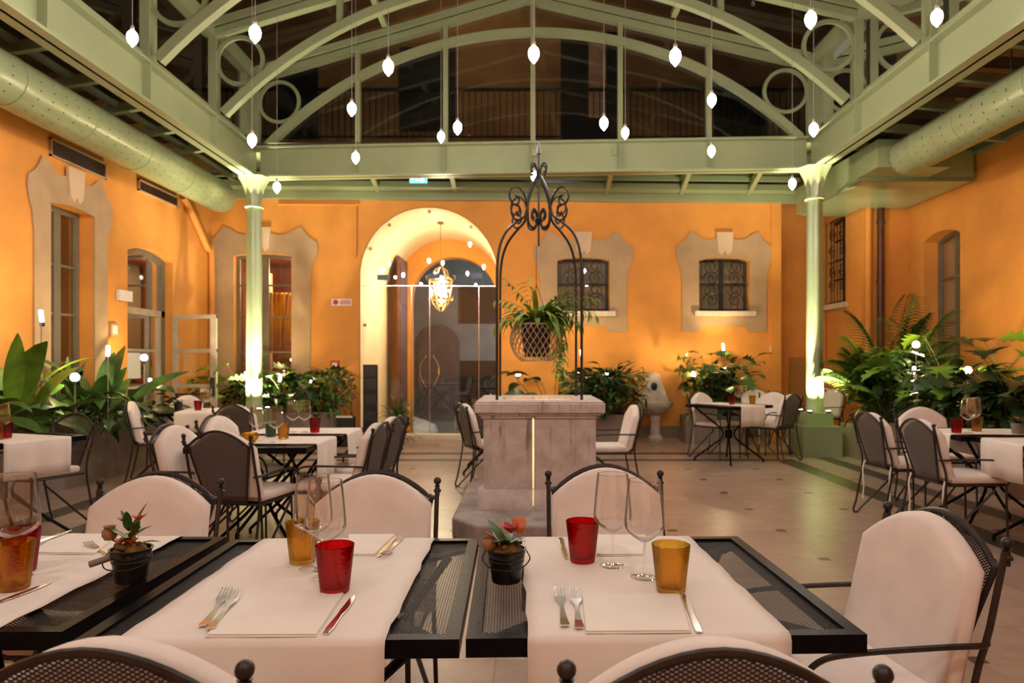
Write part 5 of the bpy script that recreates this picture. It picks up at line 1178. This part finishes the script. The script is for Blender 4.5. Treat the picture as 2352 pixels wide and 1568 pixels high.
def plant(label, x, y, z, kind, n, hgt, spread, mat, seed, L=.3, W=.09, sq=(1, 1), name='leafy_plant', lim=None):
    rnd = random.Random(seed); t = thing(name, label, 'plant', (x, y, z-.08)); m = MB(); ms = MB()
    for k in range(n):
        a = rnd.random()*2*PI; q = math.sqrt(rnd.random()); b = (sq[0]*.25*spread*q*math.cos(a), sq[1]*.25*spread*q*math.sin(a), 0)
        if kind in ('broad', 'monstera', 'lance'):
            l = hgt*rnd.uniform(.45, 1.1); el = 1.5-.7*q*spread/max(hgt, .3)*rnd.uniform(.6, 1.2); el = max(.7, el)
            p, e = shoot(ms, b, a, l, el, .25+.45*rnd.random())
            k_ = rnd.uniform(.7, 1.15)
            leaf(m, p, a+rnd.uniform(-.6, .6), L*k_, W*k_, min(.5, e)-rnd.uniform(0, .5), rnd.uniform(.6, 1.4), 10 if kind == 'monstera' else 7, kind == 'monstera', .15 if kind == 'monstera' else .25, (lambda t_: (math.sin(PI*min(1, t_**.55*.97+.02)))**.7) if kind == 'monstera' else LB[kind], rnd.uniform(-.5, .5))
        elif kind == 'paddle':
            k_ = rnd.uniform(.6, 1.12); leaf(m, b, a, hgt*k_, W*rnd.uniform(.8, 1.15), rnd.uniform(1.0, 1.5), rnd.uniform(.5, 1.5), 9, prof=lambda t_: .05 if t_ < .3 else (math.sin(PI*min(1, ((t_-.25)/.75)**.8*.97+.02)))**.8, tw=rnd.uniform(-.7, .7))
        elif kind == 'bush':
            a2 = rnd.random()*2*PI; zz = hgt*rnd.random()**.7; r = spread*.5*math.sqrt(max(.05, 1-(zz/hgt-.45)**2*1.9))*math.sqrt(rnd.random())
            leaf(m, (sq[0]*r*math.cos(a2), sq[1]*r*math.sin(a2), .05+zz), a2+rnd.uniform(-1, 1), L*rnd.uniform(.6, 1.2), W*rnd.uniform(.7, 1.2), rnd.uniform(-.5, .9), rnd.uniform(.5, 1.5), 5)
            if k % 7 == 0: ms.tube([(0, 0, 0), (sq[0]*r*.5*math.cos(a2), sq[1]*r*.5*math.sin(a2), .05+zz*.6), (sq[0]*r*math.cos(a2), sq[1]*r*math.sin(a2), .05+zz)], .006, 5)
        elif kind == 'spiky':
            leaf(m, (b[0]*.3, b[1]*.3, hgt*.55*rnd.random()), a, L*rnd.uniform(.7, 1.2), W, rnd.uniform(.1, 1.4), rnd.uniform(.4, 1.6), 6, prof=lambda t_: 1-t_**2*.98 if t_ > .15 else .5+t_*3.3)
        elif kind == 'palm':
            el = rnd.uniform(.85, 1.52); ln = hgt*rnd.uniform(.75, 1.1); p = Vector((b[0]*.2, b[1]*.2, 0)); e = el; d = Vector((math.cos(a)*sq[0], math.sin(a)*sq[1], 0)); N = 34; bend = rnd.uniform(.8, 1.7); pts = []
            for i in range(N):
                p = p+(d*math.cos(e)+Vector((0, 0, math.sin(e))))*ln/N; e -= bend/N*(1.6*i/N); pts.append(p.copy())
                if i > 7:
                    ll = L*math.sin(PI*min(1, (i-6)/(N-5.)))**.6
                    for s_ in (-1, 1): leaf(m, p, a+s_*.85, ll, W, e*.4+.1, .9, 4, prof=lambda t_: 1-t_*t_*.95, tw=s_*.3)
            ms.tube(pts, [.010*(1-.7*i/N) for i in range(N)], 5)
    if kind == 'spiky': ms.tube([(0, 0, 0), (0, 0, hgt*.6)], .012, 6)
    if lim is None: lim = (XL+.03 if x < -4 else -99, 6.1 if y < 11 else 99, -99, (BL[1]+(x+5.3)*.037-.04) if y > 10.5 and x < 4.3 else 99)
    for mm in (m, ms):
        mm.v = [(min(max(a+x, lim[0]), lim[1])-x, min(max(b+y, lim[2]), lim[3])-y, c) for a, b, c in mm.v]
    ms.build('stem', 'gstem' if kind != 'palm' else 'pleaf', t); m.build('foliage', mat, t, 60); return t
PL = plant
PL('tall plant with big bright paddle leaves at the left picture edge', -5.0, 6.75, .6, 'paddle', 15, 1.15, .7, 'yleaf', 3, .56, .10, name='paddle_leaf_plant')
PL('dark spreading plant low at the left edge of the long planter', -4.95, 6.05, .6, 'lance', 44, .50, 1.0, 'leaf', 4, .44, .085)
PL('bushy plant behind the first round lamp in the long planter', -5.0, 7.3, .6, 'broad', 50, .62, .75, 'leaf', 8, .30, .085)
PL('plant with tall pale-backed paddle leaves in the middle of the long planter', -5.02, 8.15, .6, 'paddle', 17, 1.10, .6, 'leaf', 11, .44, .10, name='paddle_leaf_plant')
PL('very dark dense plant spilling over the front of the long planter', -4.88, 7.75, .6, 'lance', 80, .46, 1.1, 'dleaf', 12, .36, .065, (.8, 1.3))
PL('very dark dense plant near the glazed door end of the long planter', -4.90, 8.75, .6, 'lance', 80, .50, 1.0, 'dleaf', 13, .34, .065, (.8, 1.1))
PL('dark low shrub hanging over the near end of the long planter', -4.95, 5.3, .6, 'lance', 44, .40, .9, 'dleaf', 19, .36, .07)
PL('split-leaf plant left of the left column against the back wall', -4.55, 11.2, .52, 'monstera', 30, 1.05, .8, 'yleaf', 14, .34, .145, name='monstera')
PL('split-leaf plant right of the left column against the back wall', -3.72, 11.2, .52, 'monstera', 34, .85, .9, 'leaf', 15, .32, .135, name='monstera')
PL('small pale striped bush at the right end of the back planter', -3.2, 11.2, .52, 'bush', 260, .70, .8, 'leaf', 16, .20, .028, name='shrub')
PL('dark filler shrub below the split leaves in the back planter', -4.0, 11.12, .52, 'bush', 240, .62, 1.2, 'dleaf', 17, .24, .06, (1.3, .5), name='shrub')
PL('narrow spiky plant on the floor at left of glass entrance', (915-CX)*11.2/F, 11.2, .08, 'spiky', 80, .95, .5, 'leaf', 18, .44, .024, name='spiky_plant')
PL('rubber plant with dark paddle leaves behind the stone well', .42, 11.0, .5, 'broad', 26, .85, .9, 'dleaf', 21, .36, .10, name='rubber_plant')
PL('dense dark shrub behind the well at the right of the planter', 1.22, 11.0, .5, 'lance', 130, .85, .9, 'leaf', 22, .33, .06, name='shrub', lim=(.5, 1.84, -99, 12.05))
PL('very dark leafy bush filling the planter right behind the well', 1.25, 10.98, .5, 'bush', 300, .72, .85, 'dleaf', 41, .24, .055, name='shrub', lim=(.45, 1.8, -99, 12.05))
PL('very dark leafy bush under the grilled window behind the corner table', 3.12, 11.38, .45, 'bush', 260, .75, .55, 'dleaf', 42, .22, .06, name='shrub', lim=(2.5, 3.8, -99, 12.1))
PL('split-leaf plant on the back wall behind the far corner table', 3.08, 11.4, .45, 'monstera', 60, 1.15, .55, 'leaf', 23, .32, .15, (.8, .8), name='monstera', lim=(2.5, 3.85, -99, 12.1))
PL('spiky pale-edged plant left behind the far corner table', 2.78, 11.4, .45, 'spiky', 70, .75, .3, 'vleaf', 24, .46, .026, name='spiky_plant', lim=(2.46, 3.6, -99, 12.1))
PL('tall feathery palm with yellow-green fronds right of the column', 4.78, 9.25, .45, 'palm', 18, 1.45, .6, 'vleaf', 25, .34, .022, (.75, .75), name='palm')
PL('taller dark palm behind it in front of the brown downpipe', 5.15, 9.75, .45, 'palm', 20, 2.0, .7, 'pleaf', 26, .34, .022, (.65, .65), name='palm')
PL('low dark shrub at the foot of the palms', 4.75, 9.1, .45, 'bush', 320, .95, .9, 'dleaf', 27, .26, .055, name='shrub')
PL('large split-leaf plant with fresh green leaves under the right wall window', 5.25, 8.3, .55, 'monstera', 44, 1.2, 1.0, 'yleaf', 28, .42, .19, name='monstera')
PL('pale leafed low shrub before the large split-leaf plant at right', 4.85, 7.9, .55, 'bush', 300, .70, 1.1, 'leaf', 29, .26, .06, name='shrub')
PL('dark split-leaf plant at the right picture edge', 5.2, 7.1, .55, 'monstera', 18, 1.15, .9, 'dleaf', 33, .42, .19, name='monstera')
PL('dark bush low at the right picture edge behind the tumblers', 4.85, 7.0, .55, 'bush', 300, .55, 1.1, 'dleaf', 31, .28, .065, name='shrub')
# stake spotlights among the plants
GS = 'stake spotlights among the plants'
ST = [(95, 726, 6.9, .6, 'upright glowing stake lamp high above the left edge plants', 'v', 12, (-.5, .3, .8)), (248, 806, 7.8, .6, 'upright glowing stake lamp between ornate window and side door', 'v', 12, (-.6, .2, .9)), (172, 866, 7.0, .6, 'round bright stake lamp low among dark leaves in the long planter', 'f', 9, (-.5, .4, .5)), (346, 880, 8.5, .6, 'tilted glowing stake lamp in front of the side door', 'v', 8, (-.3, .5, .6)), (331, 821, 8.9, .6, 'starry bright stake lamp before the side door notice', 'f', 8, (-.5, .2, .3)),
 (566, 862, 11.1, .52, 'stake lamp just left of the left column', 'v', 14, (0, .5, .6)), (643, 868, 11.05, .52, 'stake lamp just right of the left column', 'v', 14, (0, .5, .8)), (718, 876, 11.05, .52, 'round stake lamp at the right end of the back planter', 'f', 14, (.2, .5, .5)), (1190, 858, 11.0, .5, 'round stake lamp seen just above the left of the well', 'f', 22, (0, .5, .6)), (1335, 812, 11.2, .5, 'upright stake lamp between the well posts at right', 'v', 14, (0, .5, .7)), (1394, 860, 10.9, .5, 'stake lamp in front of the dense shrub behind the well', 'v', 14, (.2, .6, .5)),
 (1593, 859, 11.3, .45, 'round stake lamp beside the spiky plant near the fountain', 'f', 22, (-.4, .6, .3)), (1661, 797, 11.6, .45, 'upright stake lamp at top of the split-leaf plant under the grilled window', 'v', 26, (0, .4, .8)), (2104, 791, 8.7, .55, 'round stake lamp highest among the right planter leaves', 'f', 22, (.5, .9, .5)), (2098, 853, 8.55, .55, 'upright stake lamp low beside the tall palm', 'v', 12, (-.3, .7, .8)), (2186, 857, 8.3, .55, 'stake lamp under the large fresh green leaves', 'v', 18, (.3, .5, .9)), (2223, 850, 8.0, .55, 'largest round stake lamp among the right planter leaves', 'f', 26, (.6, .4, .6))]
for px, py, Y, z0, lb, mode, en, aim in ST:
    c = at(px, py, Y); t = thing('stake_spotlight', lb, 'spotlight', (c.x, c.y, z0-.07), group=GS); h = c.z-z0+.07
    m = MB(); m.tube([(0, 0, 0), (0, 0, h-.05)], .006, 6); m.build('stake', 'cable', t)
    d = Vector((0, -.25, .97)) if mode == 'v' else Vector((0, -1, .15)); d.normalize(); tl = random.uniform(-.2, .2); d.x = tl; d.normalize(); C_ = Vector((0, 0, h))
    if mode == 'v':
        m = MB(); m.tube([C_-d*.06, C_-d*.05, C_+d*.055, C_+d*.06], [.012, .019, .019, .015], 12); m.build('glowing_tube', 'e_lens', t); m = MB(); m.tube([C_-d*.10, C_-d*.058], .021, 12); m.build('socket', 'black', t)
    else:
        m = MB(); m.ball(tuple(C_), .042, 14, 10); m.build('glowing_globe', 'e_lens', t, 60); m = MB(); m.tube([C_+Vector((0, 0, -.075)), C_+Vector((0, 0, -.038))], .02, 12); m.build('socket', 'black', t)
    lamp('stake_beam', 'POINT', c, en*.5, (1, .76, .36), .03)
    lamp('stake_wash', 'SPOT', c+Vector((0, 0, .0)), en*1.35, (1, .74, .34), .03, c+Vector(aim), 95, .9)
# ================================================================ WORLD
w = bpy.data.worlds.new('night'); SC.world = w; w.use_nodes = True
w.node_tree.nodes['Background'].inputs[0].default_value = (.010, .009, .012, 1); w.node_tree.nodes['Background'].inputs[1].default_value = 1.0
SC.cycles.max_bounces = 8; SC.cycles.transparent_max_bounces = 24; SC.cycles.transmission_bounces = 6; SC.cycles.glossy_bounces = 4; SC.cycles.diffuse_bounces = 3
SC.cycles.caustics_refractive = False; SC.cycles.sample_clamp_indirect = 6
